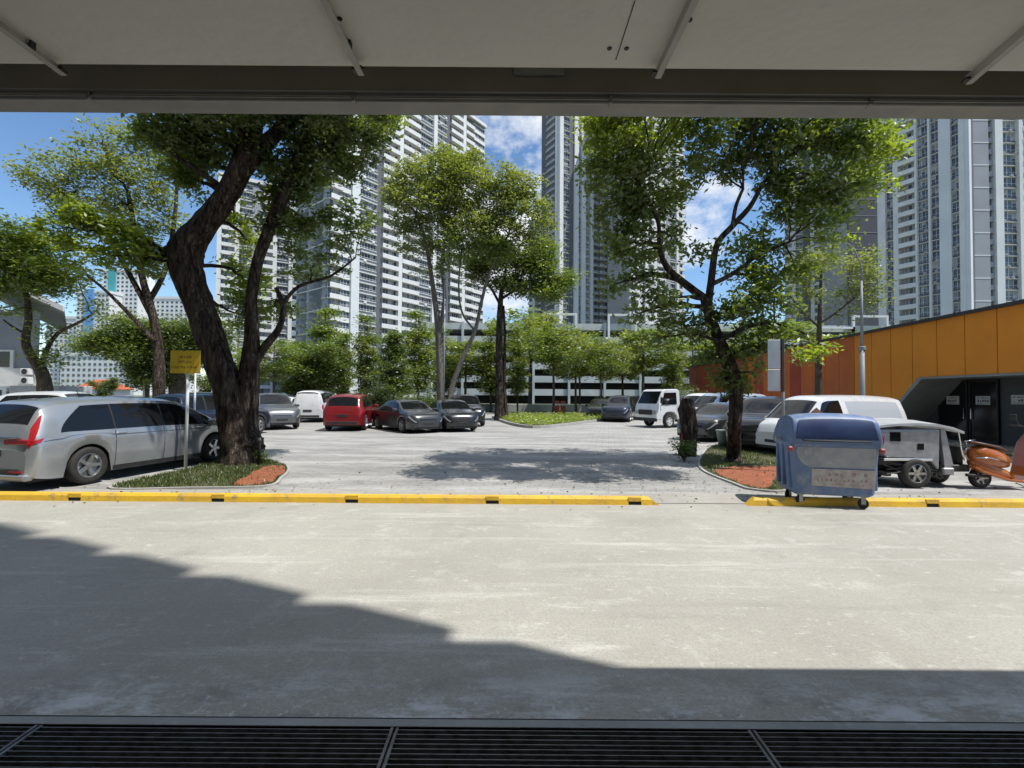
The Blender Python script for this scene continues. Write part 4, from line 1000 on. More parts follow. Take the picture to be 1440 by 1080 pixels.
# flat topped darker tree right of it
D = 30; b0 = at(703,585,D); b0.z = 0
st = [((b0.x,b0.y,-0.05),.42)] + S([(703,560,.30),(702,500,.24),(703,440,.20),(706,405,.14),(712,375,.08)], D)
sa = S([(704,430,.10),(690,405,.08),(672,385,.05)], D); sb = S([(705,420,.10),(730,405,.08),(760,392,.05)], D)
sc2 = [((b0.x+.45,b0.y,-0.05),.16)] + S([(709,540,.12),(710,480,.10),(708,430,.07)], D)
bl = [B(670,375,D,30,18,w=1.1),B(710,360,D,35,22,w=1.2,m=1),B(750,375,D,35,20,w=1.2,m=1),B(785,395,D,22,16,w=1.,m=1),B(740,400,D,40,15,w=1.1),B(700,395,D,40,12,w=.9),B(770,415,D,30,12,w=.9,m=1),B(760,350,D,25,15,w=.9,m=1),B(680,345,D,30,15,w=.9)]
tree('tree', 'dark straight trunked tree with a flat layered crown right of the pale stems', (b0.x,b0.y,0), [st,sa,sb,sc2], bl, 0.20, 140, [LF_dark,LF_mid], M_bark_dark, seed=14, twigs=13, clus=0.36, wob=.08)

# right foreground tree
D = 11.2; b0 = gp(1032,650); 
st = [((b0.x,b0.y,-0.05),.24),((b0.x,b0.y,0.25),.17)] + S([(1033,600,.145),(1035,560,.16),(1028,520,.17),(1012,480,.13),(998,445,.12),(992,420,.115)], D)
sa = S([(992,420,.10),(965,400,.09),(940,378,.08),(928,350,.06),(925,310,.045),(900,260,.03)], D)
sb = S([(996,430,.10),(1000,395,.09),(1008,345,.08),(1030,318,.075),(1055,290,.065),(1075,255,.05),(1110,210,.04)], D)
sc3 = S([(1030,318,.05),(1035,290,.045),(1045,265,.035)], D)
sd2 = S([(1000,400,.06),(1030,385,.05),(1065,360,.045),(1110,340,.03)], D-.3)
se = S([(1012,480,.07),(1050,460,.05),(1090,455,.035),(1135,470,.02)], D-.4)
bl = [B(850,200,D,35,35,m=2,w=1.0),B(900,190,D-.6,45,35,m=2,w=1.1),B(950,190,D,40,30,m=2,w=1.),B(1000,185,D-.5,40,30,m=1,w=1.),B(1050,190,D,40,30,m=0,w=1.1),B(1100,200,D-.6,45,35,m=0,w=1.2),B(1150,205,D,45,40,m=1,w=1.2),B(1200,200,D-.5,40,35,m=1,w=1.1),B(1240,190,D,30,25,m=2,w=.8),
      B(855,245,D,40,30,m=1,w=1.1),B(900,240,D-.6,40,30,m=0,w=1.2),B(880,285,D,45,30,m=0,w=1.2),B(925,290,D+.4,30,25,m=0,w=.9),B(850,290,D,20,25,m=1,w=.7),B(895,325,D,30,20,m=0,w=.9),B(960,230,D,30,25,m=1,w=.8),
      B(1130,260,D-.3,45,35,m=0,w=1.1),B(1180,255,D-.4,40,35,m=1,w=1.1),B(1230,250,D,30,28,m=2,w=.8),B(1090,250,D,30,28,m=0,w=1.),B(1150,300,D-.3,35,22,m=1,w=.9),B(1100,300,D,28,22,m=0,w=.9),B(1195,300,D-.2,25,18,m=1,w=.6),B(1085,345,D,30,20,m=0,w=.8),B(1050,360,D,35,22,m=0,w=.8),
      B(985,355,D,20,16,m=0,w=.6),B(955,265,D+.5,32,24,m=1,w=.9),B(1000,240,D+.4,32,26,m=0,w=.9),B(945,335,D+.5,28,22,m=1,w=.8),B(1055,325,D+.4,22,20,m=1,w=.7),B(870,345,D,35,26,m=1,w=.9),B(1170,340,D-.3,30,20,m=2,w=.7),B(1235,215,D-.5,30,24,m=2,w=.9),B(830,180,D-.4,22,22,m=2,w=.8),B(1120,380,D-.4,30,22,m=1,w=.8),B(900,355,D+.2,30,22,m=1,w=.8),B(1080,385,D,35,24,m=1,w=.9),B(865,400,D,30,18,m=1,w=.6),B(1040,225,D,32,26,m=0,w=1.),B(900,390,D,32,18,m=1,w=.8),B(935,420,D-.4,38,20,m=0,w=.9),B(900,440,D,25,15,m=1,w=.7),B(960,460,D,40,22,m=0,w=1.),B(1010,440,D,35,22,m=0,w=.9),B(1050,440,D-.3,35,28,m=1,w=1.),B(1090,415,D-.4,35,28,m=1,w=1.),B(1060,395,D,35,20,m=2,w=.8),
      B(1090,470,D-.5,32,18,m=1,w=.8),B(1135,495,D-.5,28,13,m=2,w=.9),B(1055,490,D-.3,32,22,m=0,w=1.),B(1010,500,D+.2,30,18,m=0,w=.9),B(1015,535,D,14,24,m=0,w=.8),B(1060,525,D,18,18,m=1,w=.6),B(1035,545,D,16,24,m=0,w=.9),B(920,480,D,20,14,m=0,w=.5),
      B(880,150,D-.8,60,25,m=1),B(980,140,D-.8,60,25,m=1),B(1080,140,D-.8,70,30,m=0),B(1190,150,D-.8,60,30,m=1),B(1000,90,D,180,50,m=1,w=1.2),B(900,80,8.2,70,45,w=1.3),B(1010,85,8.3,80,45,w=1.3),B(1120,80,8.3,80,45,w=1.3),B(1230,85,8.4,70,45,w=1.2),B(960,30,8.8,120,50,w=1.2),B(1150,30,9,120,50,w=1.2),B(1180,80,D,120,50,m=1)]
tree('tree', 'bright leafy tree with slim forked limbs on the right verge beside the grey sign board', (b0.x,b0.y,0), [st,sa,sb,sc3,sd2,se], bl, 0.155, 72, [LF_dark,LF_mid,LF_bright], M_bark_dark, seed=21, twigs=13, clus=0.165, wob=.08, droop=0.5)
# sparse tree behind the sign board
D = 21; b0 = at(1150,585,D); b0.z = 0
st = [((b0.x,b0.y,-0.05),.17)] + S([(1151,545,.15),(1151,500,.13),(1152,460,.10),(1153,420,.07),(1155,380,.05)], D)
sa = S([(1152,460,.05),(1130,440,.04),(1110,415,.03)], D); sb = S([(1152,455,.05),(1175,440,.04),(1200,420,.03)], D)
bl = [B(1120,385,D,30,22,w=.8),B(1160,370,D,32,22,w=.8),B(1200,375,D,30,25,w=.8),B(1225,395,D,22,25,w=.8),B(1180,410,D,30,20,w=.6),B(1135,415,D,25,18,w=.6),B(1215,425,D,22,18,w=.6),B(1110,440,D,25,16,w=.5),B(1185,445,D,20,10,w=.4)]
tree('tree', 'thin sparse tree against the right towers, between the sign board and the lamp post', (b0.x,b0.y,0), [st,sa,sb], bl, 0.16, 110, [LF_soft], M_bark, seed=23, twigs=10, clus=0.32)

# young trees in front of the car park: three kinds, then copies
def young(kind, seed, mats):
    r = random.Random(seed); H = {'cone':7.2,'round':5.0,'dark':5.6,'loose':6.0}[kind]
    st = [((0,0,-0.05),.09),((0.03,0,1.5),.075),((0,0.04,H*0.6),.05),((0.03,0,H*0.95),.015)]
    bl = []
    if kind == 'cone':
        for k, (z, q) in enumerate(((1.9,.8),(2.7,1.15),(3.5,1.2),(4.3,1.05),(5.1,.85),(5.9,.6),(6.6,.35))):
            for a in range(3 if q > .6 else 1):
                t = a*2.1+k; o = q*0.45; bl.append(((math.cos(t)*o, math.sin(t)*o, z), (q*.65,q*.65,.5), 1.0, (a+k) % len(mats)))
    elif kind == 'round':
        for k in range(16):
            t = r.uniform(0,6.28); o = r.uniform(.2,1.5); z = r.uniform(1.3,4.3); bl.append(((math.cos(t)*o, math.sin(t)*o, z), (.95,.95,.65), 1.2, k % len(mats)))
    elif kind == 'dark':
        for k, (z, q) in enumerate(((1.6,1.2),(2.3,1.35),(3.1,1.1),(3.9,.8),(4.6,.5),(5.1,.3))):
            for a in range(3): t = a*2.1+k; o = q*0.5; bl.append(((math.cos(t)*o, math.sin(t)*o, z), (q*.6,q*.6,.45), 1.2, 0))
    else:
        for k in range(15):
            t = r.uniform(0,6.28); o = r.uniform(.3,1.7); z = r.uniform(2.6,5.4); bl.append(((math.cos(t)*o, math.sin(t)*o, z), (.8,.8,.5), .85, k % len(mats)))
    return tree('young_tree', 'young tree', (0,0,0), [st], bl, 0.20, 95, mats, M_bark, seed=seed, twigs=6, clus=0.26, cat='tree', thin=.8)
protos = {'cone': young('cone',31,[LF_mid,LF_soft]), 'round': young('round',32,[LF_dark]), 'dark': young('dark',33,[LF_dark]), 'loose': young('loose',34,[LF_mid,LF_soft])}
used = set()
def put_young(kind, px, ytop, D, label, wide=1.0):
    p = protos[kind]; o = p if kind not in used else dup(p); used.add(kind)
    b = at(px,560,D); ht = at(px,ytop,D).z; H = {'cone':7.2,'round':5.0,'dark':5.6,'loose':6.0}[kind]; s = ht/H
    o.location = (b.x, b.y, 0); o.scale = (s*wide, s*wide, s); o.rotation_euler = (0,0,rnd.uniform(0,6.28))
    o['label'] = label; o['group'] = 'young trees along the far side of the parking lot'
put_young('round', 440, 468, 38, 'dark round bushy tree behind the white cars', 1.15)
put_young('cone', 455, 428, 46, 'tall green tree behind the dark round tree, left of the pale tower pillar', 1.25)
put_young('cone', 515, 440, 42, 'slim green conical tree behind the red car')
put_young('dark', 553, 466, 36, 'dark conical tree behind the grey sedan')
put_young('cone', 588, 432, 43, 'pointed green tree right of the dark conical tree', 1.2)
put_young('loose', 385, 470, 34, 'loose green tree just right of the big dark trunk', 1.2)
put_young('loose', 342, 480, 36, 'green tree hidden behind the big dark trunk', 1.2)
put_young('loose', 655, 470, 46, 'green tree between the two leaning pale stems', 1.2)
put_young('cone', 690, 455, 45, 'green tree just left of the dark straight trunk', 1.2)
put_young('cone', 728, 455, 44, 'green tree just right of the dark straight trunk', .9)
put_young('loose', 778, 446, 40, 'green tree behind the left part of the planter', 1.1)
put_young('loose', 845, 468, 40, 'small green tree behind the right end of the planter', 1.0)
put_young('loose', 905, 452, 44, 'green tree above the cab of the white truck', 1.25)
put_young('cone', 945, 470, 46, 'dark green tree left of the red gable wall', 1.1)
put_young('loose', 815, 455, 52, 'pale green tree between the two small planter trees', 1.0)
put_young('loose', 1190, 460, 60, 'green tree rising behind the roof of the orange building', 1.4)
put_young('loose', 1075, 440, 58, 'green tree behind the bright right tree', 1.5)
put_young('loose', 745, 425, 56, 'taller green tree filling the gap between the flat crown and the slender tower', 1.3)
put_young('cone', 622, 455, 48, 'green tree directly behind the two pale stems', 1.2)
put_young('loose', 810, 470, 46, 'green tree over the middle of the planter', 1.2)
put_young('loose', 875, 474, 50, 'green tree above the dark hatchback', 1.2)
put_young('cone', 482, 465, 40, 'slim green tree just left of the slim conical tree', 1.0)
put_young('dark', 420, 480, 40, 'dark tree above the dark grey suv', 1.1)
put_young('loose', 975, 468, 52, 'green tree rising over the red gable wall', 1.3)
put_young('round', 148, 528, 40, 'small dark bush between the pavilion and the leaning tree', .9)
put_young('round', 300, 515, 34, 'dark bush left of the big dark trunk', 1.2)

# shrubs
def shrub(label, px, D, w, h, m, seed, n=1600, leaf=.14, name='shrub', group=None):
    b = at(px,560,D); r = thing(name, label, 'shrub', (b.x,b.y,0), group=group)
    st = MB(); rr = random.Random(seed); pts = []
    for k in range(14):
        a = rr.uniform(0,6.28); o = rr.uniform(.1,1); e = (b.x+math.cos(a)*o*w*.5, b.y+math.sin(a)*o*w*.3, rr.uniform(.4,1)*h)
        st.tube(curve_pts((b.x,b.y,-.02), e, 3, .1, .1, rr), [.02,.016,.01,.006], 4, cap=False); pts.append(e)
    st.build('stem', M_bark, r)
    P = np.concatenate([np.array(p)+rng.normal(size=(n//14,3))*np.array([w*.14,w*.1,h*.16]) for p in pts]); P[:,2] = np.abs(P[:,2])
    leaves_mesh('foliage', P, leaf, m, r); return r
shrub('pale palm like shrub behind the red car', 527, 30, 2.0, 1.9, LF_soft, 1, 2200, .22)
shrub('dark shrub behind the left sedans', 600, 34, 4.0, 1.6, LF_dark, 2, 2600)
shrub('dark shrub behind the dark truck bed, left of the red wall', 965, 38, 4.0, 2.2, LF_dark, 3, 2600)
shrub('flowering bush beyond the white sedan roof at the left', 88, 30, 3.0, 2.0, LF_soft, 4, 2000)
shrub('weeds at the foot of the wrapped stump', 962, 12.0, .7, .45, LF_mid, 6, 700, .08)
shrub('weeds sprouting at the right of the big dark trunk', 366, 10.9, .6, .3, LF_bright, 7, 500, .07)
# hedge: one clipped mass of small leaves
def hedge(label, x0, x1, y, d, h, m, n):
    r = thing('hedge', label, 'hedge', ((x0+x1)/2,y,0)); mb = MB(); mb.bbox((x0,y,-.02),(x1,y+d,h-.12),.1); mb.build('branches', M_bark, r)
    P = np.column_stack([rng.uniform(x0-.1,x1+.1,n), y+rng.uniform(-.12,d+.1,n), rng.uniform(0,h,n)+.04*rng.normal(size=n)]); keep = (P[:,1] < y+.12) | (P[:,2] > h-.25)
    leaves_mesh('foliage', P[keep], .13, m, r)
hedge('dark clipped hedge along the far side of the lot, behind the dark cars', at(330,560,44).x, at(660,560,44).x, 44, 1.0, 1.35, LF_dark, 26000)
hedge('dark hedge behind the white truck', at(840,560,44).x, at(1000,560,44).x, 44, 1.0, 1.6, LF_dark, 14000)
# planter in the middle of the lot
P = smooth_poly(gpp([(698,590),(730,600),(775,601),(845,592),(880,588),(860,585.5),(780,584.5),(700,584.5)]), 4)
mb = MB(); n = len(P); Q = inset(P,.15)
for i in range(n):
    j = (i+1) % n; mb.quad((*P[i],-.01),(*P[j],-.01),(*P[j],.13),(*P[i],.13)); mb.quad((*P[i],.13),(*P[j],.13),(*Q[j],.13),(*Q[i],.13))
pl = thing('planter', 'low kerbed planter with yellow green ground cover in the middle of the lot', 'planter', (P[0][0],P[0][1],0))
mb.build('kerb', M_kerbconc, pl); mb = MB(); mb.add([(p[0],p[1],.12) for p in Q],[tuple(range(n))]); mb.build('soil', M_earth, pl)
pts = []; xs = [p[0] for p in Q]; ys = [p[1] for p in Q]
while len(pts) < 5200:
    x, y = rnd.uniform(min(xs),max(xs)), rnd.uniform(min(ys),max(ys))
    if inside((x,y),Q) and (y < 31 or rnd.random() < .3): pts.append((x,y,.13+abs(rnd.gauss(0,.11))))
g = leaves_mesh('ground_cover', np.array(pts), .17, LF_bright, pl); g['kind'] = 'stuff'

# fallen leaves blown along the kerbs and under the trees
fl = []
for (cx, cy, sx, sy, n_) in ((-5.5,8.3,1.6,.5,170),(5.6,8.6,1.4,.7,200),(0,7.5,6,.25,160),(-1,9.5,3,1.2,120),(3,10.5,2.5,1.5,150),(0,7.6,6,.15,30)):
    for k in range(n_): fl.append((rnd.gauss(cx,sx), max(6.75,rnd.gauss(cy,sy)), 0.012))
fl = [p for p in fl if not (YK-.03 < p[1] < YK+.16)]
P_ = np.array(fl); fr_ = thing('fallen_leaves', 'small dry leaves scattered over the paving and apron', 'fallen leaves', (0,8,0)); fr_['kind'] = 'stuff'
o = leaves_mesh('leaf_litter', P_, .045, mat('dry_leaf', (0.20,0.13,0.05), .8, col2=(.10,.11,.03), scale=1.5), fr_, flat=0.1, aspect=.6); o['kind'] = 'stuff'

# ------------------------------------------------------------ vehicles
def interp(P, x):
    if x <= P[0][0]: return P[0][1]
    for i in range(len(P)-1):
        if x <= P[i+1][0]:
            x0, y0 = P[i]; x1, y1 = P[i+1]; t = (x-x0)/(x1-x0)
            m0 = (P[i+1][1]-P[i-1][1])/(P[i+1][0]-P[i-1][0]) if i > 0 else (y1-y0)/(x1-x0)
            m1 = (P[i+2][1]-P[i][1])/(P[i+2][0]-P[i][0]) if i+2 < len(P) else (y1-y0)/(x1-x0)
            # limited slopes keep the line from overshooting
            d = (y1-y0)/(x1-x0); m0 = d*2.5 if abs(m0) > abs(d*2.5) else m0; m1 = d*2.5 if abs(m1) > abs(d*2.5) else m1
            if m0*d < 0: m0 = 0
            if m1*d < 0: m1 = 0
            h = x1-x0
            return (2*t**3-3*t**2+1)*y0 + (t**3-2*t**2+t)*h*m0 + (-2*t**3+3*t**2)*y1 + (t**3-t**2)*h*m1
    return P[-1][1]

class Shape:
    """A car body as a surface over (x along the car, s across: 0 sill, 3 shoulder, 7 roof edge, 11 middle)."""
    def __init__(s, top, belt, wb, wheels, wr, zb=0.20, tumble=0.20):
        s.top, s.belt, s.wb, s.wheels, s.wr, s.zb, s.tumble = top, belt, wb, wheels, wr, zb, tumble
        s.x0, s.x1 = top[0][0], top[-1][0]
        s.hmax = max(interp(top,x/20)-interp(belt,x/20) for x in range(int(s.x0*20), int(s.x1*20)))
    def bottom(s, x):
        z = s.zb + 0.10*max(0,(abs(x)-abs(s.x1)+0.5)/0.5)**2*0.8
        R_ = s.wr+0.055
        for wx in s.wheels:
            d = abs(x-wx)
            if d < R_: z = max(z, s.wr + math.sqrt(R_*R_-d*d))
        return z
    def P(s, x, q):
        wb = interp(s.wb, x); zt = interp(s.top, x); zs = interp(s.belt, x); zb = min(s.bottom(x), zs-0.02)
        h = max(zt-zs, 0.01); f = min(1, h/max(s.hmax,.1)); zc = zs + h*(0.60+0.28*f)
        wt = wb*(0.90-s.tumble*f)
        K = [(wb*0.965,zb),(wb*1.0,zb+(zs-zb)*.38),(wb*1.012,zb+(zs-zb)*.80),(wb*.975,zs)]
        for k in range(1,5):
            t = k/4; bul = math.sin(math.pi*t)*0.022*f; K.append((wb*.965+(wt-wb*.965)*t+bul, zs+(zc-zs)*t))
        for k in range(1,5):
            t = k/4*math.pi/2; K.append((wt*math.cos(t) if k < 4 else 0.0, zc+(zt-zc)*math.sin(t)))
        # flatter roof: widen the arc
        for k in (8,9,10):
            t = (k-7)/4; K[k] = (wt*(1-t)**0.72 if t < 1 else 0, zc+(zt-zc)*(1-(1-t)**2.2))
        i = min(int(q), 10); t = q-i; a, b = K[i], K[i+1]
        return Vector((x, a[0]+(b[0]-a[0])*t, a[1]+(b[1]-a[1])*t))
    def side(s, x, u):    # u from -1 (right sill) .. 0 centre .. 1 (left sill)
        p = s.P(x, 11*(1-abs(u)) if abs(u) > 1e-9 else 11.0)
        return Vector((p.x, p.y if u >= 0 else -p.y, p.z))
    def body(s, dx=0.055):
        n = int((s.x1-s.x0)/dx); xs = [s.x0+(s.x1-s.x0)*i/n for i in range(n+1)]
        mb = MB(); rows = []
        for x in xs:
            half = [s.P(x,k) for k in range(12)]
            rows.append([Vector((p.x,p.y,p.z)) for p in half] + [Vector((p.x,-p.y,p.z)) for p in reversed(half[:-1])])
        m = len(rows[0])
        vs = [p for r_ in rows for p in r_]
        fs = [(i*m+j, i*m+j+1, (i+1)*m+j+1, (i+1)*m+j) for i in range(n) for j in range(m-1)]
        fs.append(tuple(range(m))); fs.append(tuple(n*m+j for j in range(m-1,-1,-1)))
        mb.add(vs, fs); return mb
    def patch(s, xa, xb, qa, qb, off=0.005, nx=10, nq=6, sgn=1, skew0=0.0, skew1=0.0, mb=None):
        """Patch of the side surface; skew moves the ends with height."""
        mb = mb or MB(); vs = []
        for i in range(nx+1):
            for j in range(nq+1):
                q = qa+(qb-qa)*j/nq; a = xa+skew0*(j/nq)**1.6; b = xb+skew1*(j/nq)**1.3; x = a+(b-a)*i/nx
                p = s.P(x,q); px_ = s.P(min(x+.02,s.x1),q)-s.P(max(x-.02,s.x0),q); pq = s.P(x,min(q+.05,11))-s.P(x,max(q-.05,0))
                nr = px_.cross(pq); 
                if nr.y < 0 and q < 9: nr = -nr
                if q >= 9 and nr.z < 0: nr = -nr
                nr = nr.normalized() if nr.length > 1e-9 else Vector((0,1,0)); p = p+nr*off
                vs.append(Vector((p.x, p.y*sgn, p.z)))
        w = nq+1; fs = []
        for i in range(nx):
            for j in range(nq): fs.append((i*w+j,(i+1)*w+j,(i+1)*w+j+1,i*w+j+1) if sgn > 0 else (i*w+j,i*w+j+1,(i+1)*w+j+1,(i+1)*w+j))
        mb.add(vs, fs); return mb
    def screen(s, xa, xb, qa, off=0.005, nx=8, nu=12, curve=0.0):
        """Glass across the body between two stations (windscreen, rear window)."""
        mb = MB(); vs = []
        for i in range(nx+1):
            for j in range(nu+1):
                u = -1+2*j/nu; q = 11-(11-qa)*abs(u); x = xa+(xb-xa)*i/nx + curve*u*u
                p = s.P(x,q); p2 = s.P(min(x+.02,s.x1),11); p1 = s.P(max(x-.02,s.x0),11); tn = (p2-p1); nr = Vector((-tn.z,0,tn.x)).normalized()
                if nr.z < 0: nr = -nr
                if u < 0: p = Vector((p.x,-p.y,p.z))
                vs.append(p+nr*off)
        w = nu+1; mb.add(vs, [(i*w+j,(i+1)*w+j,(i+1)*w+j+1,i*w+j+1) for i in range(nx) for j in range(nu)]); return mb

def wheel(parent, x, y, r, w=0.2, spokes=5, rim=None, sgn=1, name='wheel', steer=0):
    o = bpy.data.objects.new(name, None)
    # a wheel is tyre and rim; its root carries the tyre so that it is a mesh
    T = Matrix.Translation((x,y,r)) @ Matrix.Rotation(steer,4,'Z') @ Matrix.Rotation(R(-90)*sgn,4,'X')
    bpy.data.objects.remove(o)
    mb = MB(); hw = w/2
    mb.lathe([(r*.62,-hw*.9),(r*.80,-hw),(r*.95,-hw*.92),(r*.995,-hw*.7),(r,0),(r*.995,hw*.7),(r*.95,hw*.92),(r*.80,hw),(r*.62,hw*.9)],28,0,T)
    t = mb.build(name, M_tyre, parent, world=False, smooth=True)
    mb = MB()
    mb.lathe([(r*.66,hw*.88),(r*.62,hw*.93),(r*.60,hw*.80),(r*.58,hw*.2),(0.001,hw*.15)],24,0,T)
    for k in range(spokes):
        a = 2*math.pi*k/spokes; Q = T @ Matrix.Rotation(a,4,'Z'); ww = r*.10
        mb.add([Q @ Vector(p) for p in ((r*.06,-ww,hw*.72),(r*.06,ww,hw*.72),(r*.60,ww*.75,hw*.86),(r*.60,-ww*.75,hw*.86),(r*.06,-ww,hw*.3),(r*.06,ww,hw*.3),(r*.60,ww*.75,hw*.4),(r*.60,-ww*.75,hw*.4))],[(0,3,2,1),(0,1,5,4),(1,2,6,5),(3,0,4,7)])
    mb.lathe([(r*.16,hw*.5),(r*.15,hw*.80),(0.001,hw*.84)],16,0,T)
    rm_ = mb.build('rim', rim or M_rim, t, world=False); smooth_by_angle(rm_, 30)
    return t

TYPES = {
 'sedan': dict(top=[(-2.28,.60),(-2.22,.92),(-1.75,1.03),(-1.45,1.08),(-.85,1.33),(-.35,1.44),(.2,1.45),(.65,1.36),(1.25,1.02),(1.5,.97),(2.0,.86),(2.22,.72),(2.30,.50)],
     belt=[(-2.28,.56),(-2.2,.82),(-1.6,.92),(-.5,.92),(.8,.90),(1.4,.87),(2.0,.76),(2.3,.46)], wb=[(-2.28,.62),(-2.12,.80),(-1.6,.885),(0,.895),(1.4,.885),(1.95,.83),(2.2,.68),(2.3,.50)],
     wheels=(-1.35,1.38), wr=.325, rear=(-1.45,-.72), front=(.60,1.28), win=[(-1.0,-.05,.35,0),(.02,1.12,0,-.35)], zb=.19),
 'suv': dict(top=[(-2.2,.75),(-2.16,1.02),(-2.02,1.30),(-1.82,1.60),(-1.3,1.68),(-.2,1.71),(.35,1.64),(1.05,1.16),(1.35,1.10),(1.95,1.0),(2.2,.82),(2.27,.60)],
     belt=[(-2.2,.70),(-2.12,.95),(-1.5,1.04),(0,1.02),(.9,1.0),(1.4,.97),(2.0,.84),(2.27,.55)], wb=[(-2.2,.74),(-2.08,.86),(-1.5,.915),(0,.92),(1.4,.91),(1.9,.86),(2.15,.74),(2.27,.58)],
     wheels=(-1.33,1.36), wr=.36, rear=(-2.13,-1.86), front=(.35,1.06), win=[(-1.80,-1.10,.25,0),(-1.04,-.10,0,0),(-.04,.95,0,-.40)], zb=.24),
 'mpv': dict(top=[(-2.40,.70),(-2.38,.95),(-2.28,1.22),(-2.12,1.46),(-1.7,1.54),(-.6,1.58),(.35,1.55),(.9,1.40),(1.62,1.02),(1.85,.95),(2.2,.82),(2.36,.66),(2.42,.45)],
     belt=[(-2.40,.66),(-2.34,.86),(-1.8,.935),(0,.925),(1.2,.91),(1.8,.86),(2.2,.72),(2.42,.42)], wb=[(-2.40,.76),(-2.30,.86),(-1.7,.90),(0,.905),(1.5,.895),(2.05,.82),(2.3,.68),(2.42,.50)],
     wheels=(-1.47,1.42), wr=.335, rear=(-2.34,-2.12), front=(.70,1.62), win=[(-1.95,-1.02,.42,0),(-.99,.02,0,0),(.05,1.02,0,-.16),(1.10,1.55,0,-.30)], zb=.19),
 'van': dict(top=[(-2.2,.80),(-2.2,1.2),(-2.15,1.70),(-2.0,1.84),(-.5,1.89),(.9,1.86),(1.2,1.74),(1.85,1.12),(2.1,.98),(2.25,.72)],
     belt=[(-2.2,.74),(-2.15,1.05),(-1,1.10),(.8,1.06),(1.6,.98),(2.1,.82),(2.25,.62)], wb=[(-2.2,.80),(-2.08,.85),(-1,.865),(1,.865),(1.8,.83),(2.12,.70),(2.25,.58)],
     wheels=(-1.35,1.35), wr=.32, rear=(-2.17,-2.10), front=(1.20,1.85), win=[(-1.95,-.55,.05,0),(-.40,.40,0,0),(.48,1.55,0,-.42)], zb=.22),
}
def patch_win(sh, a, b, s0, s1, sg): return sh.patch(a, b, 3.3, 6.6, 0.005, 12, 6, sg, s0, s1)
def car(kind, label, colour, x, y, fwd, rim=None, plate=None, rails=False, group='cars parked around the lot', name='parked_car', cat='car', extra=None, blank=0):
    T = TYPES[kind]; sh = Shape(T['top'], T['belt'], T['wb'], T['wheels'], T['wr'], T['zb'], tumble=T.get('tumble',.19))
    rt = thing(name, label, cat, (x,y,0), math.atan2(fwd[1],fwd[0]), group)
    bk = lambda mb, nm, m, p=rt, sm=False: mb.build(nm, m, p, world=False, smooth=sm)
    o = bk(sh.body(), 'body', colour); smooth_by_angle(o, 40)
    # dark floor and wheel housings
    mb = MB(); w0 = interp(T['wb'],0)
    mb.box((sh.x0+.12,-w0*.80,T['zb']-.03),(sh.x1-.12,w0*.80,T['zb']+.30))
    for wx in T['wheels']: mb.box((wx-T['wr']-.04,-w0*.72,T['zb']),(wx+T['wr']+.04,w0*.72,T['wr']*2+.03))
    mb.box((sh.x0+.02,-w0*.70,T['zb']+.02),(sh.x0+.14,w0*.70,T['zb']+.12)); mb.box((sh.x1-.14,-w0*.5,T['zb']),(sh.x1-.02,w0*.5,T['zb']+.10))
    bk(mb, 'underbody', M_black)
    bk(sh.screen(T['front'][0]+.03, T['front'][1]-.02, 7.5, curve=-.04), 'windscreen', M_glass, sm=True)
    bk(sh.screen(T['rear'][0]+.02, T['rear'][1]-.02, 7.4, curve=.02), 'rear_window', M_glass, sm=True)
    for sg in (1,-1):
        for k, (a, b, s0, s1) in enumerate(T['win']):
            if k < blank: continue
            bk(patch_win(sh,a,b,s0,s1,sg), 'side_window', M_glass, sm=True)
        # lamps
        bk(sh.patch(sh.x1-.34, sh.x1-.035, 2.25, 2.95, .008, 8, 3, sg, .03, 0), 'headlight', M_lamp, sm=True)
        if kind == 'mpv': bk(sh.patch(sh.x0+.03, sh.x0+.15, 2.50, 2.95, .008, 6, 3, sg, .0, .05), 'tail_light', M_redlamp, sm=True)
        elif kind in ('suv','sedan'): bk(sh.patch(sh.x0+.02, sh.x0+.30, 2.15, 2.95, .008, 6, 3, sg, 0, 0), 'tail_light', M_redlamp, sm=True)
        else: bk(sh.patch(sh.x0+.02, sh.x0+.14, 1.6, 3.0, .008, 6, 3, sg, 0, 0), 'tail_light', M_redlamp, sm=True)
        for k in range(max(1,blank), len(T['win'])):      # dark pillars between the side windows
            pa, pb = T['win'][k-1], T['win'][k]
            if k > blank: bk(sh.patch(pa[1]-.02, pb[0]+.02, 3.3, 6.6, .003, 3, 6, sg, pa[3], pb[2]), 'window_pillar', M_black, sm=True)
        # door seams, handles, sill
        mb = MB(); cuts = [T['win'][-1][0]-.03] + [w[0]-.03 for w in T['win'][1:-1]] + [T['win'][-1][1]+.06]
        for c in cuts:
            if abs(c) < T['wheels'][1]-T['wr']-.05: sh.patch(c-.006, c+.006, .3, 3.2, .003, 1, 8, sg, mb=mb)
        sh.patch(T['wheels'][0]+T['wr']+.08, T['wheels'][1]-T['wr']-.08, .02, .32, .006, 12, 1, sg, mb=mb)
        bk(mb, 'door_seams', M_black)
        for c in cuts[:2]:
            p = sh.P(c-.14 if c > -.9 else c+.12, 2.72); mb = MB(); mb.bbox((p.x-.09,p.y*sg-.018,p.z-.014),(p.x+.09,p.y*sg+.018,p.z+.014),.006); bk(mb,'door_handle', colour)
        p = sh.P(T['front'][1]-.38, 3.3); mb = MB(); mb.bbox((p.x-.07,min(p.y*sg,p.y*sg+.21*sg),p.z-.02),(p.x+.09,max(p.y*sg,p.y*sg+.21*sg),p.z+.13),.035); bk(mb,'wing_mirror', colour)
        for wx in T['wheels']: wheel(rt, wx, sg*(interp(T['wb'],wx)-.115), T['wr'], .21, sgn=sg if True else 1, rim=rim)
    # front: grille, lower intake, plate; rear: plate and strip
    zf = interp(T['belt'], sh.x1-.05)
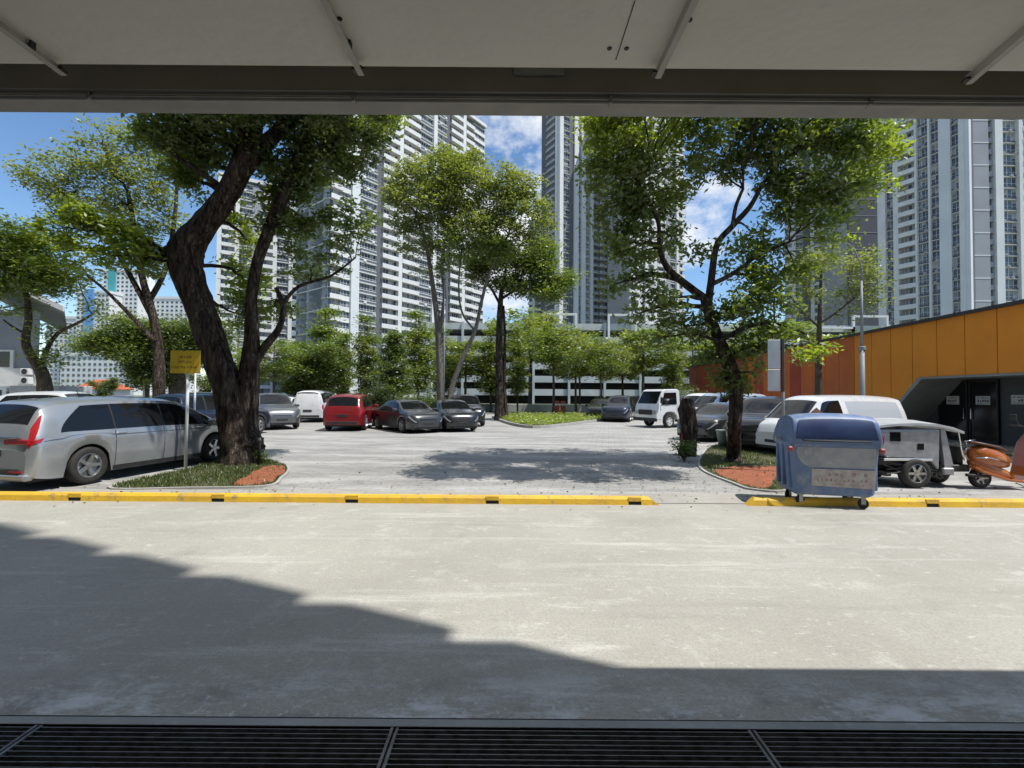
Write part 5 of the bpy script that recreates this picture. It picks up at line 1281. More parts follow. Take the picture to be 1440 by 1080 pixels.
    mb = MB(); xf = sh.x1-.02
    for k in range(4): mb.bbox((xf-.10,-.40,T['zb']+.28+k*.045),(xf+.012,.40,T['zb']+.305+k*.045),.005)
    mb.bbox((xf-.10,-.50,T['zb']+.06),(xf+.006,.50,T['zb']+.17),.01); bk(mb,'grille', M_black)
    mb = MB(); mb.bbox((xf-.02,-.24,T['zb']+.175),(xf+.028,.24,T['zb']+.265),.004); pf = bk(mb,'number_plate', M_black)
    xr = sh.x0
    mb = MB(); mb.bbox((xr-.018,-.24,T['zb']+.40),(xr+.05,.24,T['zb']+.51),.004); bk(mb,'number_plate', plate or M_black)
    mb = MB(); mb.bbox((xr-.03,-.66,T['zb']+.10),(xr+.10,.66,T['zb']+.20),.012); bk(mb,'rear_bumper_trim', M_black)
    if rails:
        for sg in (1,-1):
            mb = MB(); mb.tube([sh.P(-1.5,7.4)*1+Vector((0,0,.03)), sh.P(-.6,7.4)+Vector((0,0,.06)), sh.P(.3,7.4)+Vector((0,0,.03))],.018,6)
            if sg < 0: mb.v = [(a,-b,c) for a,b,c in mb.v]
            bk(mb,'roof_rail', M_chrome)
    return rt, sh, bk

C_silver = paint('paint_silver', (0.40,0.42,0.44), 0.55, 0.28); C_grey = paint('paint_dark_grey', (0.045,0.048,0.052), 0.4, 0.28)
C_dark = paint('paint_near_black', (0.016,0.018,0.021), 0.3, 0.25); C_white = paint('paint_white', (0.70,0.71,0.72), 0.0, 0.3)
C_red = paint('paint_red', (0.26,0.012,0.018), 0.3, 0.28); C_blue = paint('paint_dark_blue', (0.02,0.03,0.055), 0.4, 0.28); C_pale = paint('paint_pale_blue', (0.50,0.58,0.68), 0.1, 0.3)
C_gmid = paint('paint_mid_grey', (0.13,0.135,0.14), 0.5, 0.3)

# silver minivan in the left foreground
rt, sh, bk = car('mpv','long silver minivan parked tail first beside the big dark tree', C_silver, -8.37, 9.98, (.185,.983), group=None); rt.scale = (.965,1,1.015)
# extras that the nearness shows: red side-wrapping lamps, chrome strip, plate characters, bumper reflector
xr = sh.x0
for sg in (1,-1):
    mb = MB(); sh.patch(xr+.03, xr+.075, 2.9, 6.4, .010, 3, 10, sg, .06, .20, mb=mb); bk(mb,'tail_light', M_redlamp, sm=True)
    mb = MB(); mb.bbox((xr-.012,min(.30*sg,.80*sg),.79),(xr+.06,max(.30*sg,.80*sg),.88),.012); bk(mb,'tail_light', M_redlamp)
    mb = MB(); mb.bbox((xr-.034,min(.45*sg,.68*sg),.33),(xr+.02,max(.45*sg,.68*sg),.36),.006); bk(mb,'reflector', M_redlamp)
mb = MB(); mb.bbox((xr-.02,-.62,.895),(xr+.05,.62,.925),.006); bk(mb,'chrome_strip', M_chrome)
mb = MB(); mb.bbox((xr-.045,-.80,.20),(xr+.12,.80,.31),.03); bk(mb,'rear_bumper', C_silver)
mb = MB(); sh.patch(-2.2,1.8,2.50,2.58,.006,30,1,-1,mb=mb); bk(mb,'crease_line', C_gmid)
mb = MB(); mb.box((-.03,-.02,0),(.03,.02,.01)); mb.v = [(a-1.0,b,c+interp(sh.top,-1.0)-.004) for a,b,c in mb.v]; mb.tube([(-1.0,0,interp(sh.top,-1.0)),(-1.10,0,interp(sh.top,-1.0)+.12)],[.012,.004],6); bk(mb,'aerial', M_black)

def place(px, D): p = at(px,560,D); return p.x, p.y
car('suv','grey suv just right of the big dark trunk, nose toward the lot', C_gmid, *place(383,22.8), (.62,-.78), rails=True)
car('suv','dark blue car parked between the silver minivan and the big dark trunk', C_blue, *place(300,17.8), (.25,.97))
car('van','white people carrier with a large rear window behind the dark grey suv', C_white, *place(446,28.6), (-.17,.985), plate=None, group='cars parked around the lot')
car('sedan','white car half hidden between the dark grey suv and the white people carrier', C_white, *place(402,32), (.1,-.99))
car('suv','red suv parked with its rear toward the viewer', C_red, *place(497,22.6), (-.12,.993))
car('sedan','dark grey sedan next to the red suv', C_grey, *place(571,21.6), (.62,-.785))
car('sedan','black sedan with its headlamp to the right, between the grey sedan and the black suv', C_dark, *place(632,22.6), (.40,-.92))
car('suv','black suv at the right end of the left row, by the planter', C_dark, *place(654,26.0), (.22,-.98))
car('sedan','dark car far back, left of the white truck cab', C_grey, *place(846,35), (-.35,-.94))
car('suv','dark hatchback directly in front of the white truck cab', C_blue, *place(872,31), (-.40,-.92))
car('sedan','grey sedan behind the wrapped stump on the right', C_grey, *place(1018,18.6), (-.80,-.60))
car('suv','black suv nose on to the lot between the right tree and the white van', C_dark, *place(1078,15.6), (-.62,-.78))
car('van','pale blue minibus behind the truck bed with a row of side windows', C_pale, *place(1022,23.5), (-.93,-.37), name='parked_minibus', cat='minibus')
rv, shv, bkv = car('van','white panel van parked side on behind the blue bin', C_white, *place(1166,13.9), (-.955,-.296), name='parked_van', cat='van', group=None, blank=2); rv.scale = (1,1,.935)
mb = MB(); shv.patch(-1.9,.25,3.5,6.4,.004,16,4,1,.05,0,mb=mb); bkv(mb,'side_panel', mat('paint_panel_grey',(0.46,0.50,0.55),0.3,0.1,coat=.5))
# white and grey vehicles beyond the minivan roof
car('suv','white car whose roof shows above the silver minivan', C_white, *place(97,17.2), (.99,.05))
car('sedan','dark car far left beyond the white sedan', C_dark, *place(165,29), (.6,.8))
car('sedan','red car in the distance behind the left trees', C_red, *place(170,36), (.9,.4))

car('van','white van behind the white flatbed truck, nose toward the lot', C_white, *place(992,27.5), (-.80,-.60))
car('suv','silver car between the pale blue minibus and the black suv', C_silver, *place(1052,20.2), (-.72,-.69))
# small lorries
def lorry(label, x, y, fwd, bed, cabm, boxm=None, s=1.0):
    rt = thing('parked_truck', label, 'truck', (x,y,0), math.atan2(fwd[1],fwd[0])); b = lambda mb, nm, m, p=rt, sm=False: mb.build(nm, m, p, world=False, smooth=sm)
    # cab: silhouette extruded across with chamfered roof
    prof = [(.75,.42),(.75,1.98),(.95,2.06),(1.75,2.05),(1.95,1.98),(2.38,1.22),(2.45,.95),(2.47,.45),(2.05,.40),(1.98,.62),(1.80,.80),(1.50,.84),(1.22,.80),(1.05,.62),(1.0,.42)]
    W0 = .84; mb = MB(); n = len(prof)
    def ws(z): return W0 - max(0,(z-1.15))*.10
    outer = [(px_, ws(z), z) for px_, z in prof]; 
    mb.add([(a,-w,z) for a,w,z in outer]+[(a,w,z) for a,w,z in outer], [tuple(range(n)), tuple(range(2*n-1,n-1,-1))]+[(i,n+i,n+(i+1)%n,(i+1)%n) for i in range(n)])
    o = b(mb,'cab',cabm); bv = o.modifiers.new('bevel','BEVEL'); bv.width = .045; bv.segments = 3; bv.limit_method = 'ANGLE'
    mb = MB(); z0, z1 = 1.28, 1.93; xa = lambda z: 1.95+(1.98-z)/(1.98-1.22)*.43
    e = .012; mb.add([(xa(z0)+e,-.74,z0),(xa(z0)+e,.74,z0),(xa(z1)+e,.68,z1),(xa(z1)+e,-.68,z1)],[(0,1,2,3)]); b(mb,'windscreen',M_glass)
    for sg in (1,-1):
        mb = MB(); q = [(1.02,1.26),(2.12,1.22),(1.86,1.86),(1.02,1.88)]; v = [(a,(ws(z)+.006)*sg,z) for a,z in q]; mb.add(v,[(0,1,2,3)]); b(mb,'side_window',M_glass)
        mb = MB(); mb.bbox((2.44,min(.52*sg,.78*sg),.72),(2.495,max(.52*sg,.78*sg),.92),.02); b(mb,'headlight',M_lamp)
        mb = MB(); mb.bbox((2.20,min(.90*sg,1.04*sg),1.30),(2.28,max(.90*sg,1.04*sg),1.62),.02); mb.tube([(2.15,.80*sg,1.7),(2.24,.97*sg,1.6)],.012,6); b(mb,'wing_mirror',M_black)
        mb = MB()
        for c in (.99,2.16): mb.box((c,min(ws(.9)*sg,(ws(.9)+.004)*sg),.80 if c < 1 else .9),(c+.012,max(ws(.9)*sg,(ws(.9)+.004)*sg),1.22))
        b(mb,'door_seams',M_black)
        wheel(rt, 1.52, sg*.72, .34, .2, sgn=sg, rim=M_white); wheel(rt, -1.35, sg*.72, .34, .24, sgn=sg, rim=M_white)
    mb = MB(); mb.bbox((2.455,-.50,.68),(2.49,.50,.95),.01); mb.bbox((2.40,-.84,.34),(2.50,.84,.52),.02); b(mb,'grille',M_black)
    mb = MB(); mb.box((-2.3,-.45,.42),(.74,-.35,.60)); mb.box((-2.3,.35,.42),(.74,.45,.60)); mb.bbox((-.7,-.80,.35),(-.1,-.50,.62),.02); b(mb,'chassis',M_black)
    mb = MB(); mb.bbox((-2.4,-.88,.75),(.68,.88,.83),.01)
    for a_, b_ in (((-2.4,-.88,.831),(.68,-.84,1.12)),((-2.4,.84,.831),(.68,.88,1.12)),((-2.4,-.8399,.831),(-2.36,.8399,1.12)),((.64,-.8399,.831),(.68,.8399,1.75))): mb.box(a_,b_)
    b(mb,'truck_bed',bed)
    if boxm: mb = MB(); mb.bbox((-2.3,-.8,.84),(.6,.8,2.1),.03); b(mb,'cargo_box',boxm)
    rt.scale = (s,s,s); return rt
C_bed = mat('truck_bed_grey', (0.30,0.31,0.32), 0.5, 0.3, col2=(0.22,0.23,0.24), scale=3)
lorry('white flatbed truck with its cab facing left, in front of the red gable', *place(955,25.6), (-.90,-.436), C_bed, C_white)
lorry('light grey box truck behind the white sedan at the far left', *place(52,22), (-.995,.1), C_bed, C_white, mat('cargo_grey',(0.52,0.54,0.60),.5,col2=(0.4,0.42,0.45),scale=2), .93)

# small silver three wheeled cargo carrier
def carrier():
    p = gp(1296,688); x, y = p.x, p.y
    t = thing('cargo_tricycle', 'small silver covered cargo tricycle between the blue bin and the orange scooter', 'cargo tricycle', (x,y+.15,0)); b = lambda mb, nm, m, p=t, sm=False: mb.build(nm, m, p, world=False, smooth=sm)
    s = 8.5/640   # metres per photo pixel here
    X = lambda px: (px-1296)*s; Z = lambda py: 1.7-(py-558.5)*s
    Ms = mat('dented_silver', (0.42,0.43,0.46), 0.35, 0.5, col2=(0.30,0.31,0.35), scale=5, bump=.35, bscale=7)
    # rear body box with a tapered side
    prof = [(X(1240),Z(612)),(X(1256),Z(644)),(X(1318),Z(646)),(X(1332),Z(662)),(X(1334),Z(603)),(X(1248),Z(604))]
    n = len(prof); mb = MB(); mb.add([(a,0,z) for a,z in prof]+[(a,1.05,z) for a,z in prof],[tuple(range(n)),tuple(range(2*n-1,n-1,-1))]+[(i,n+i,n+(i+1)%n,(i+1)%n) for i in range(n)])
    o = b(mb,'body',Ms); bv = o.modifiers.new('bevel','BEVEL'); bv.width=.03; bv.segments=3
    mb = MB(); mb.bbox((X(1262),-.012,Z(621)),(X(1277),-.001,Z(608)),.004); mb.bbox((X(1301),-.012,Z(633)),(X(1310),-.001,Z(624)),.004); b(mb,'rear_window',M_glass)
    # roof sheet overhanging to the right, sagging at its end
    pts = [(1234,601),(1246,598),(1270,595.5),(1300,594.5),(1328,596),(1348,600),(1364,606)]
    mb = MB(); m_ = len(pts); vs = []
    for yy, dz in ((-.06,0),(.5,.05),(1.12,0)):
        for px, py in pts: vs.append((X(px),yy,Z(py)+dz))
    for yy, dz in ((-.06,0),(.5,.05),(1.12,0)):
        for px, py in pts: vs.append((X(px),yy,Z(py)+dz-.045))
    fs = []
    for r_ in range(2):
        for i in range(m_-1):
            a = r_*m_+i; fs.append((a,a+1,a+1+m_,a+m_)); a += 3*m_; fs.append((a,a+m_,a+1+m_,a+1))
    for i in range(m_-1): fs.append((i,i+3*m_,i+1+3*m_,i+1)); a = 2*m_+i; fs.append((a,a+1,a+1+3*m_,a+3*m_))
    for i in (0,m_-1): fs.append((i,i+m_,i+4*m_,i+3*m_)); fs.append((i+m_,i+2*m_,i+5*m_,i+4*m_))
    mb.add(vs,fs); b(mb,'roof',mat('roof_sheet',(0.55,0.57,0.58),.4,.2,col2=(0.42,0.44,0.46),scale=3))
    # slanted door pillars, seat, low floor
    for yy in (0.0,1.0):
        mb = MB(); mb.add([(X(1334),yy,Z(603)),(X(1341),yy,Z(603)),(X(1352),yy,Z(655)),(X(1340),yy,Z(661)),(X(1334),yy+.05,Z(603)),(X(1341),yy+.05,Z(603)),(X(1352),yy+.05,Z(655)),(X(1340),yy+.05,Z(661))],[(0,1,2,3),(7,6,5,4),(0,4,5,1),(1,5,6,2),(2,6,7,3),(3,7,4,0)]); b(mb,'door_pillar',Ms)
        mb = MB(); mb.tube([(X(1362),yy+.03,Z(607)),(X(1366),yy+.03,Z(632)),(X(1370),yy+.03,Z(648))],.014,6); b(mb,'front_post',M_chrome)
    mb = MB(); mb.bbox((X(1335),.02,Z(664)),(X(1378),1.0,Z(654)),.02); b(mb,'floor',M_black)
    mb = MB(); mb.bbox((X(1338),.15,Z(653.5)),(X(1352),.9,Z(630)),.05); mb.bbox((X(1352),.15,Z(653.5)),(X(1358),.9,Z(645)),.03); b(mb,'seat',mat('seat_grey',(0.20,0.20,0.22),.8))
    mb = MB(); mb.bbox((X(1368),.1,Z(656)),(X(1376),.95,Z(626)),.04); b(mb,'front_panel',M_black)
    mb = MB(); mb.tube([(X(1366),.2,Z(622)),(X(1361),.5,Z(619)),(X(1366),.8,Z(622))],.013,6); mb.tube([(X(1372),.5,Z(640)),(X(1363),.5,Z(619))],.016,6); b(mb,'handlebar',M_black)
    mb = MB(); mb.box((X(1246),.06,Z(655)),(X(1332),.99,Z(646.5))); mb.box((X(1250),.3,Z(668)),(X(1320),.8,Z(655.5))); b(mb,'chassis',M_black)
    rr = random.Random(6); mb = MB()
    for k in range(9):
        cx, cz = X(rr.uniform(1246,1330)), Z(rr.uniform(656,672)); q = rr.uniform(.03,.08); mb.bbox((cx-q,.08+rr.uniform(0,.2),cz-q*.8),(cx+q,.55+rr.uniform(0,.3),cz+q*.8),.012)
    for k in range(6): mb.tube([(X(rr.uniform(1244,1280)),rr.uniform(0,.2),Z(rr.uniform(648,668))),(X(rr.uniform(1285,1310)),-.02,Z(rr.uniform(655,672))),(X(rr.uniform(1315,1360)),rr.uniform(0,.3),Z(rr.uniform(655,676)))],.012,6)
    b(mb,'engine',mat('oily_metal',(.07,.068,.065),.45,.6,col2=(.16,.15,.14),scale=12,lo=.5,hi=.6))
    mb = MB(); mb.bbox((X(1252),-.02,Z(649)),(X(1322),1.07,Z(645)),.01); b(mb,'chrome_bumper',M_chrome)
    mb = MB(); mb.bbox((X(1336),-.03,Z(668)),(X(1352),1.06,Z(658)),.02); b(mb,'side_step',M_steel)
    for yy in (.02,1.03): wheel(t, X(1297), yy, .27, .17, spokes=6, sgn=-1 if yy < .5 else 1)
    wheel(t, X(1362), .5, .24, .15, spokes=6, sgn=-1)
    for yy in (.12,.85):
        mb = MB(); mb.bbox((X(1236),yy-.06,Z(640)),(X(1250),yy+.08,Z(628)),.02); b(mb,'tail_light',M_redlamp)
    for k in (0,1):
        mb = MB(); mb.bbox((X(1243)-k*.02,-.03+k*.9,Z(626)),(X(1253),.08+k*.9,Z(614)),.02); b(mb,'indicator',M_redlamp)
carrier()

# orange motor scooter
def scooter():
    p = gp(1400,686); D = p.y; x = p.x; s = D/640
    t = thing('orange_scooter', 'orange motor scooter leaning on its stand at the right edge, brown seat', 'scooter', (x,D,0)); b = lambda mb, nm, m, p=t, sm=True: mb.build(nm, m, p, world=False, smooth=sm)
    X = lambda px: (px-1400)*s; Z = lambda py: 1.7-(py-559)*s
    Mo = mat('scooter_orange', (0.44,0.12,0.013), .3, coat=.8, dirt=((.2,.07,.02),5,.55,.8)); Mseat = mat('scooter_seat', (0.10,0.045,0.025), .5)
    def loft(secs, m=12):       # sections: (centre x, z, half width y, half height z)
        mb = MB(); vs = []
        for cx, cz, hy, hz in secs:
            for k in range(m):
                a = 2*math.pi*k/m; ca, sa = math.cos(a), math.sin(a)
                vs.append((cx, math.copysign(abs(ca)**.7,ca)*hy, cz+math.copysign(abs(sa)**.7,sa)*hz))
        fs = [(i*m+k,i*m+(k+1)%m,(i+1)*m+(k+1)%m,(i+1)*m+k) for i in range(len(secs)-1) for k in range(m)]
        fs.append(tuple(range(m-1,-1,-1))); fs.append(tuple((len(secs)-1)*m+k for k in range(m))); mb.add(vs,fs); return mb
    b(loft([(X(1364),Z(636),.05,.06),(X(1367),Z(638),.13,.14),(X(1378),Z(639),.17,.19),(X(1392),Z(642),.17,.185),(X(1404),Z(645),.15,.16),(X(1412),Z(647),.12,.12)]),'rear_body',Mo)
    b(loft([(X(1364),Z(648),.06,.05),(X(1372),Z(653),.13,.10),(X(1390),Z(659),.14,.11),(X(1408),Z(664),.13,.09),(X(1420),Z(668),.10,.05)]),'engine_cover',Mo)
    b(loft([(X(1363),Z(622),.08,.015),(X(1366),Z(621),.13,.03),(X(1382),Z(624),.14,.03),(X(1400),Z(628),.13,.035),(X(1411),Z(633),.10,.025)]),'seat',Mseat)
    mb = MB(); mb.tube([(X(1362),0,Z(626)),(X(1359),0,Z(620)),(X(1372),0,Z(617.5))],.012,6); mb.tube([(X(1363),-.15,Z(641)),(X(1380),-.185,Z(641)),(X(1405),-.16,Z(648))],.010,6); b(mb,'chrome_rail',M_chrome)
    # low sweeping floor rising to the leg shield
    path = [(1362,654,.14),(1372,660,.16),(1390,666,.16),(1410,672,.16),(1428,674,.16),(1436,668,.19),(1442,655,.22),(1446,640,.24),(1450,622,.22),(1455,606,.12)]
    mb = MB(); vs = []
    for i,(px,py,hw) in enumerate(path):
        a = path[max(i-1,0)]; c = path[min(i+1,len(path)-1)]; d = Vector((X(c[0])-X(a[0]),0,Z(c[1])-Z(a[1]))).normalized(); nn = Vector((-d.z,0,d.x))*.025
        P_ = Vector((X(px),0,Z(py)))
        for yy, o_ in ((-hw,-1),(hw,-1),(hw,1),(-hw,1)): vs.append(P_+nn*o_+Vector((0,yy,0)))
    n = len(path); fs = [(i*4+k,i*4+(k+1)%4,(i+1)*4+(k+1)%4,(i+1)*4+k) for i in range(n-1) for k in range(4)]+[(3,2,1,0),((n-1)*4,(n-1)*4+1,(n-1)*4+2,(n-1)*4+3)]
    mb.add(vs,fs); o = b(mb,'floorboard',Mo,sm=False); bv = o.modifiers.new('bevel','BEVEL'); bv.width=.012; bv.segments=2
    b(loft([(X(1446),Z(610),.05,.05),(X(1450),Z(604),.09,.09),(X(1460),Z(600),.10,.10),(X(1472),Z(602),.07,.08),(X(1478),Z(604),.04,.05)]),'headlamp_cowl',Mo)
    mb = MB(); mb.tube([(X(1447),-.32,Z(598)),(X(1450),-.2,Z(598)),(X(1457),0,Z(602)),(X(1450),.2,Z(598)),(X(1447),.32,Z(598))],.014,8); b(mb,'handlebar',M_black)
    for sg in (-1,1): mb = MB(); mb.tube([(X(1452),.2*sg,Z(598)),(X(1450),.26*sg,Z(588))],.008,6); mb.bbox((X(1448),min(.22*sg,.34*sg),Z(590)),(X(1450),max(.22*sg,.34*sg),Z(582)),.006); b(mb,'mirror',M_black,sm=False)
    b(loft([(X(1455),Z(662),.05,.03),(X(1465),Z(655),.09,.05),(X(1480),Z(653),.10,.05),(X(1495),Z(660),.08,.04),(X(1503),Z(670),.05,.03)]),'front_mudguard',Mo)
    mb = MB(); mb.tube([(X(1455),0,Z(625)),(X(1478),0,Z(676))],.025,8); b(mb,'fork',M_chrome)
    wheel(t, X(1480), 0, .19, .10, spokes=5, sgn=-1); wheel(t, X(1378), 0, .19, .10, spokes=5, sgn=-1)
    mb = MB(); mb.tube([(X(1420),-.1,Z(676)),(X(1432),-.26,.01)],.009,6); mb.tube([(X(1385),-.08,Z(668)),(X(1350),-.13,Z(665))],[.02,.03],8); b(mb,'kickstand',M_black)
scooter()

# ------------------------------------------------------------ blue four wheeled bin
def blue_bin():
    p = gp(1172,716); D = p.y
    t = thing('wheeled_bin', 'blue four wheeled refuse bin with a domed lid, grey panel and worn white label', 'bin', (p.x+.10,p.y+.33,0), R(-12)); b = lambda mb, nm, m, p=t, sm=False: mb.build(nm, m, p, world=False, smooth=sm)
    Mb = mat('bin_blue', (0.135,0.205,0.36), .5, col2=(0.10,0.16,0.31), scale=3, dirt=((.28,.31,.36),4,.50,.74), bump=.12, bscale=10); Ml = mat('bin_lid_blue', (0.010,0.026,0.10), .6, col2=(0.028,0.06,0.16), scale=2.4, bump=.25, bscale=3)
    Mg = mat('bin_panel_grey', (0.38,0.39,0.40), .6, col2=(0.27,0.29,0.33), scale=4, dirt=((.50,.50,.48),9,.55,.72)); Mlab = mat('worn_label', (0.50,0.49,0.47), .7, col2=(0.36,0.30,0.29), scale=7, dirt=((.62,.62,.60),12,.55,.7))
    W = .645; 
    # tub: tapered, with a flange
    def ring(z, hx, y0, y1, c=.07, n=4):
        pts = []
        for cx, cy, a0 in ((hx-c,y1-c,0),(-hx+c,y1-c,90),(-hx+c,y0+c,180),(hx-c,y0+c,270)):
            for k in range(n+1): a = R(a0+90*k/n); pts.append((cx+c*math.cos(a), cy+c*math.sin(a), z))
        return pts
    rings = [ring(.19,.56,-.36,.40),ring(.23,.60,-.40,.44),ring(.60,.625,-.43,.47),ring(.92,.645,-.46,.50),ring(.96,.675,-.49,.53),ring(1.0,.675,-.49,.53)]
    m_ = len(rings[0]); mb = MB(); mb.add([q for r_ in rings for q in r_],[(i*m_+k,i*m_+(k+1)%m_,(i+1)*m_+(k+1)%m_,(i+1)*m_+k) for i in range(len(rings)-1) for k in range(m_)]+[tuple(range(m_-1,-1,-1)),tuple((len(rings)-1)*m_+k for k in range(m_))])
    o = b(mb,'tub',Mb); smooth_by_angle(o,40)
    # ribs on the sides
    for sx in (-1,1):
        for yy in (-.28,.02,.32): mb = MB(); mb.bbox((min(sx*.60,sx*.665),yy-.03,.28),(max(sx*.60,sx*.665),yy+.03,.955),.012); b(mb,'rib',Mb)
    # domed lid: curved in profile, its front curving down as a concave dark face
    mb = MB(); prof = [(-.50,1.00),(-.52,1.10),(-.51,1.22),(-.48,1.33),(-.42,1.395),(-.28,1.43),(-.05,1.445),(.2,1.42),(.40,1.33),(.52,1.15),(.55,1.00)]
    n = len(prof); xs = [-.665,-.655,-.62,-.50,-.3,0,.3,.50,.62,.655,.665]; vs = []
    for i, x in enumerate(xs):
        f = (1-abs(x/.665)**5)*.06+.94; 
        if abs(x) > .66: f = .955
        for yy, z in prof: vs.append((x*(1-.10*max(0,z-1.02)/.44), .02+(yy-.02)*(.98 if abs(x)>.66 else 1), 1.0+(z-1.0)*f*(1-.05*(abs(x)/.665)**2)))
    mb.add(vs,[(i*n+k,(i+1)*n+k,(i+1)*n+k+1,i*n+k+1) for i in range(len(xs)-1) for k in range(n-1)]+[tuple(range(n)),tuple((len(xs)-1)*n+k for k in range(n-1,-1,-1))])
    o = b(mb,'lid',Mb); smooth_by_angle(o,50)
    # darker blue patch over the lid's front, just proud of it
    mb = MB(); pr = [(-.520,1.06),(-.524,1.12),(-.514,1.22),(-.484,1.33),(-.452,1.368)]; vs = []; xs2 = [-.60,-.52,-.35,0,.35,.52,.60]
    for i, x in enumerate(xs2):
        for j,(yy,z) in enumerate(pr):
            sh_ = 1 if abs(x) < .55 else (.97 if j < 3 else .93)
            f = (1-abs(x/.665)**5)*.06+.94; vs.append((x*(1-.028*j), yy-.010, 1.0+(z-1.0)*f*(1-.05*(abs(x)/.665)**2)+.003))
    k_ = len(pr); mb.add(vs,[(i*k_+j,(i+1)*k_+j,(i+1)*k_+j+1,i*k_+j+1) for i in range(len(xs2)-1) for j in range(k_-1)]); b(mb,'lid_front',Ml,sm=True)
    mb = MB(); mb.add([(-.19,.0,1.435),(-.02,-.03,1.435),(-.03,.10,1.44),(-.19,.10,1.44),(-.11,.03,1.53)],[(3,2,1,0),(0,1,4),(1,2,4),(2,3,4),(3,0,4)]); b(mb,'lid_flap',mat('rusty_flap',(.20,.10,.07),.8,col2=(.13,.07,.05),scale=9))
    mb = MB(); mb.tube([(-.50,-.545,1.045),(-.48,-.58,1.035),(.48,-.58,1.035),(.50,-.545,1.045)],.013,8); b(mb,'lid_handle',M_black,sm=True)
    # grey upper panel, curved lower left corner, and the worn label below it
    def yat(z): return -.43-(z-.60)*.094 if z > .6 else -.40-(z-.23)*.081
    def panel(poly, off, m, nm, par=t):
        mb = MB(); q = [(x,yat(z)-off,z) for x,z in poly]; q2 = [(x,yat(z)-.001,z) for x,z in poly]; n = len(q)
        mb.add(q+q2,[tuple(range(n)),]+[(i,(i+1)%n,n+(i+1)%n,n+i) for i in range(n)]); return b(mb,nm,m,par)
    panel([(-.56,.93),(-.575,.86),(-.53,.74),(-.46,.66),(-.36,.625),(.58,.625),(.585,.93)][::-1],.014,Mg,'grey_panel')
    lab = panel([(-.34,.60),(-.34,.34),(.575,.32),(.585,.60)][::-1],.012,Mlab,'label')
    rr = random.Random(4); mb = MB()
    for rz, rh, n, ww in ((.50,.055,9,.075),(.415,.045,12,.05),(.36,.02,14,.04)):
        for k in range(n):
            x = -.26+.76*k/n; 
            if rr.random() < .25: continue
            w = ww*rr.uniform(.4,.8); y0 = yat(rz)-.0135; mb.add([(x,y0,rz),(x+w,y0,rz),(x+w,yat(rz+rh)-.0135,rz+rh*rr.uniform(.6,1)),(x,yat(rz+rh)-.0135,rz+rh*rr.uniform(.6,1))],[(0,1,2,3)])
    b(mb,'faded_print',mat('faded_red_print',(0.30,0.17,0.17),.8,col2=(.36,.30,.28),scale=20),lab)
    for sx in (-1,1):
        mb = MB(); mb.bbox((sx*.665-.05,-.535,.86),(sx*.665+.03,-.46,.94),.02); b(mb,'reflector',mat('dull_red',(0.28,.05,.06),.4))
        mb = MB(); mb.lathe([(.0,.0),(.035,0),(.035,.12),(.0,.12)],12,0,Matrix.Translation((sx*.64,.02,1.02)) @ Matrix.Rotation(R(90)*sx,4,'Y')); b(mb,'trunnion',M_steel)
    # casters
    for sx, sy, st in ((-1,-1,.3),(1,-1,-.4),(-1,1,.8),(1,1,.2)):
        cx, cy = sx*.47, .02+sy*.31
        mb = MB(); mb.box((cx-.05,cy-.05,.178),(cx+.05,cy+.05,.189)); Q = Matrix.Translation((cx,cy,0)) @ Matrix.Rotation(st,4,'Z')
        mb.box((-.035,-.032,.07),(.03,-.026,.1779),0,Q); mb.box((-.035,.026,.07),(.03,.032,.1779),0,Q); c_ = b(mb,'caster_fork',M_steel)
        mb = MB(); T_ = Q @ Matrix.Translation((-.01,0,.08)) @ Matrix.Rotation(R(90),4,'X'); mb.lathe([(.001,-.022),(.055,-.022),(.078,-.020),(.08,0),(.078,.020),(.055,.022),(.001,.022)],20,0,T_); b(mb,'caster_wheel',M_tyre,c_,sm=True)
    t.scale = (.93,.76,1)
blue_bin()

# ------------------------------------------------------------ signs, posts, small things
def pole_z(px, py, D): return at(px, py, D).z
# yellow sign
p = gp(261,661); D = p.y
t = thing('yellow_sign', 'yellow parking notice board on a white post by the big tree', 'sign', (p.x,p.y,0))
mb = MB(); ztop = at(261,524,D).z; mb.tube([(p.x,p.y,0),(p.x,p.y,ztop+.42)],.032,14); mb.build('post', M_white, t, smooth=True)
xa, xb = at(239.5,508,D-.05).x, at(281.5,508,D-.05).x; za, zb_ = at(260,525,D-.05).z, at(260,493,D-.05).z
M_ys = mat('yellow_board', (0.62,0.42,0.02), .55, col2=(.54,.36,.02), scale=4, dirt=((.25,.15,.03),6,.58,.75))
mb = MB(); mb.bbox((xa,D-.052,za),(xb,D-.036,zb_),.003); bd = mb.build('board', M_ys, t)
mb = MB(); w, h = xb-xa, zb_-za; rr = random.Random(2)
for (f, hh, x0, x1, nn) in ((.66,.11,.27,.72,7),(.44,.11,.27,.72,7),(.22,.10,.05,.93,17)):
    for k in range(nn):
        a = xa+w*(x0+(x1-x0)*k/nn); 
        if nn == 17 and k in (5,9): continue
        cw = w*(x1-x0)/nn*.72; z0 = za+h*f; z1 = z0+h*hh; y_ = D-.0535; q = cw*.28
        mb.quad((a,y_,z0),(a+q,y_,z0),(a+q,y_,z1),(a,y_,z1)); 
        if rr.random() < .7: mb.quad((a+cw-q,y_,z0),(a+cw,y_,z0),(a+cw,y_,z1),(a+cw-q,y_,z1))
        zz = z0 + (z1-z0)*rr.choice((.0,.42,.8)); mb.quad((a+q,y_-.0001,zz),(a+cw-q,y_-.0001,zz),(a+cw-q,y_-.0001,zz+h*hh*.2),(a+q,y_-.0001,zz+h*hh*.2))
mb.build('lettering', mat('brown_lettering',(0.13,0.06,0.01),.7), bd)
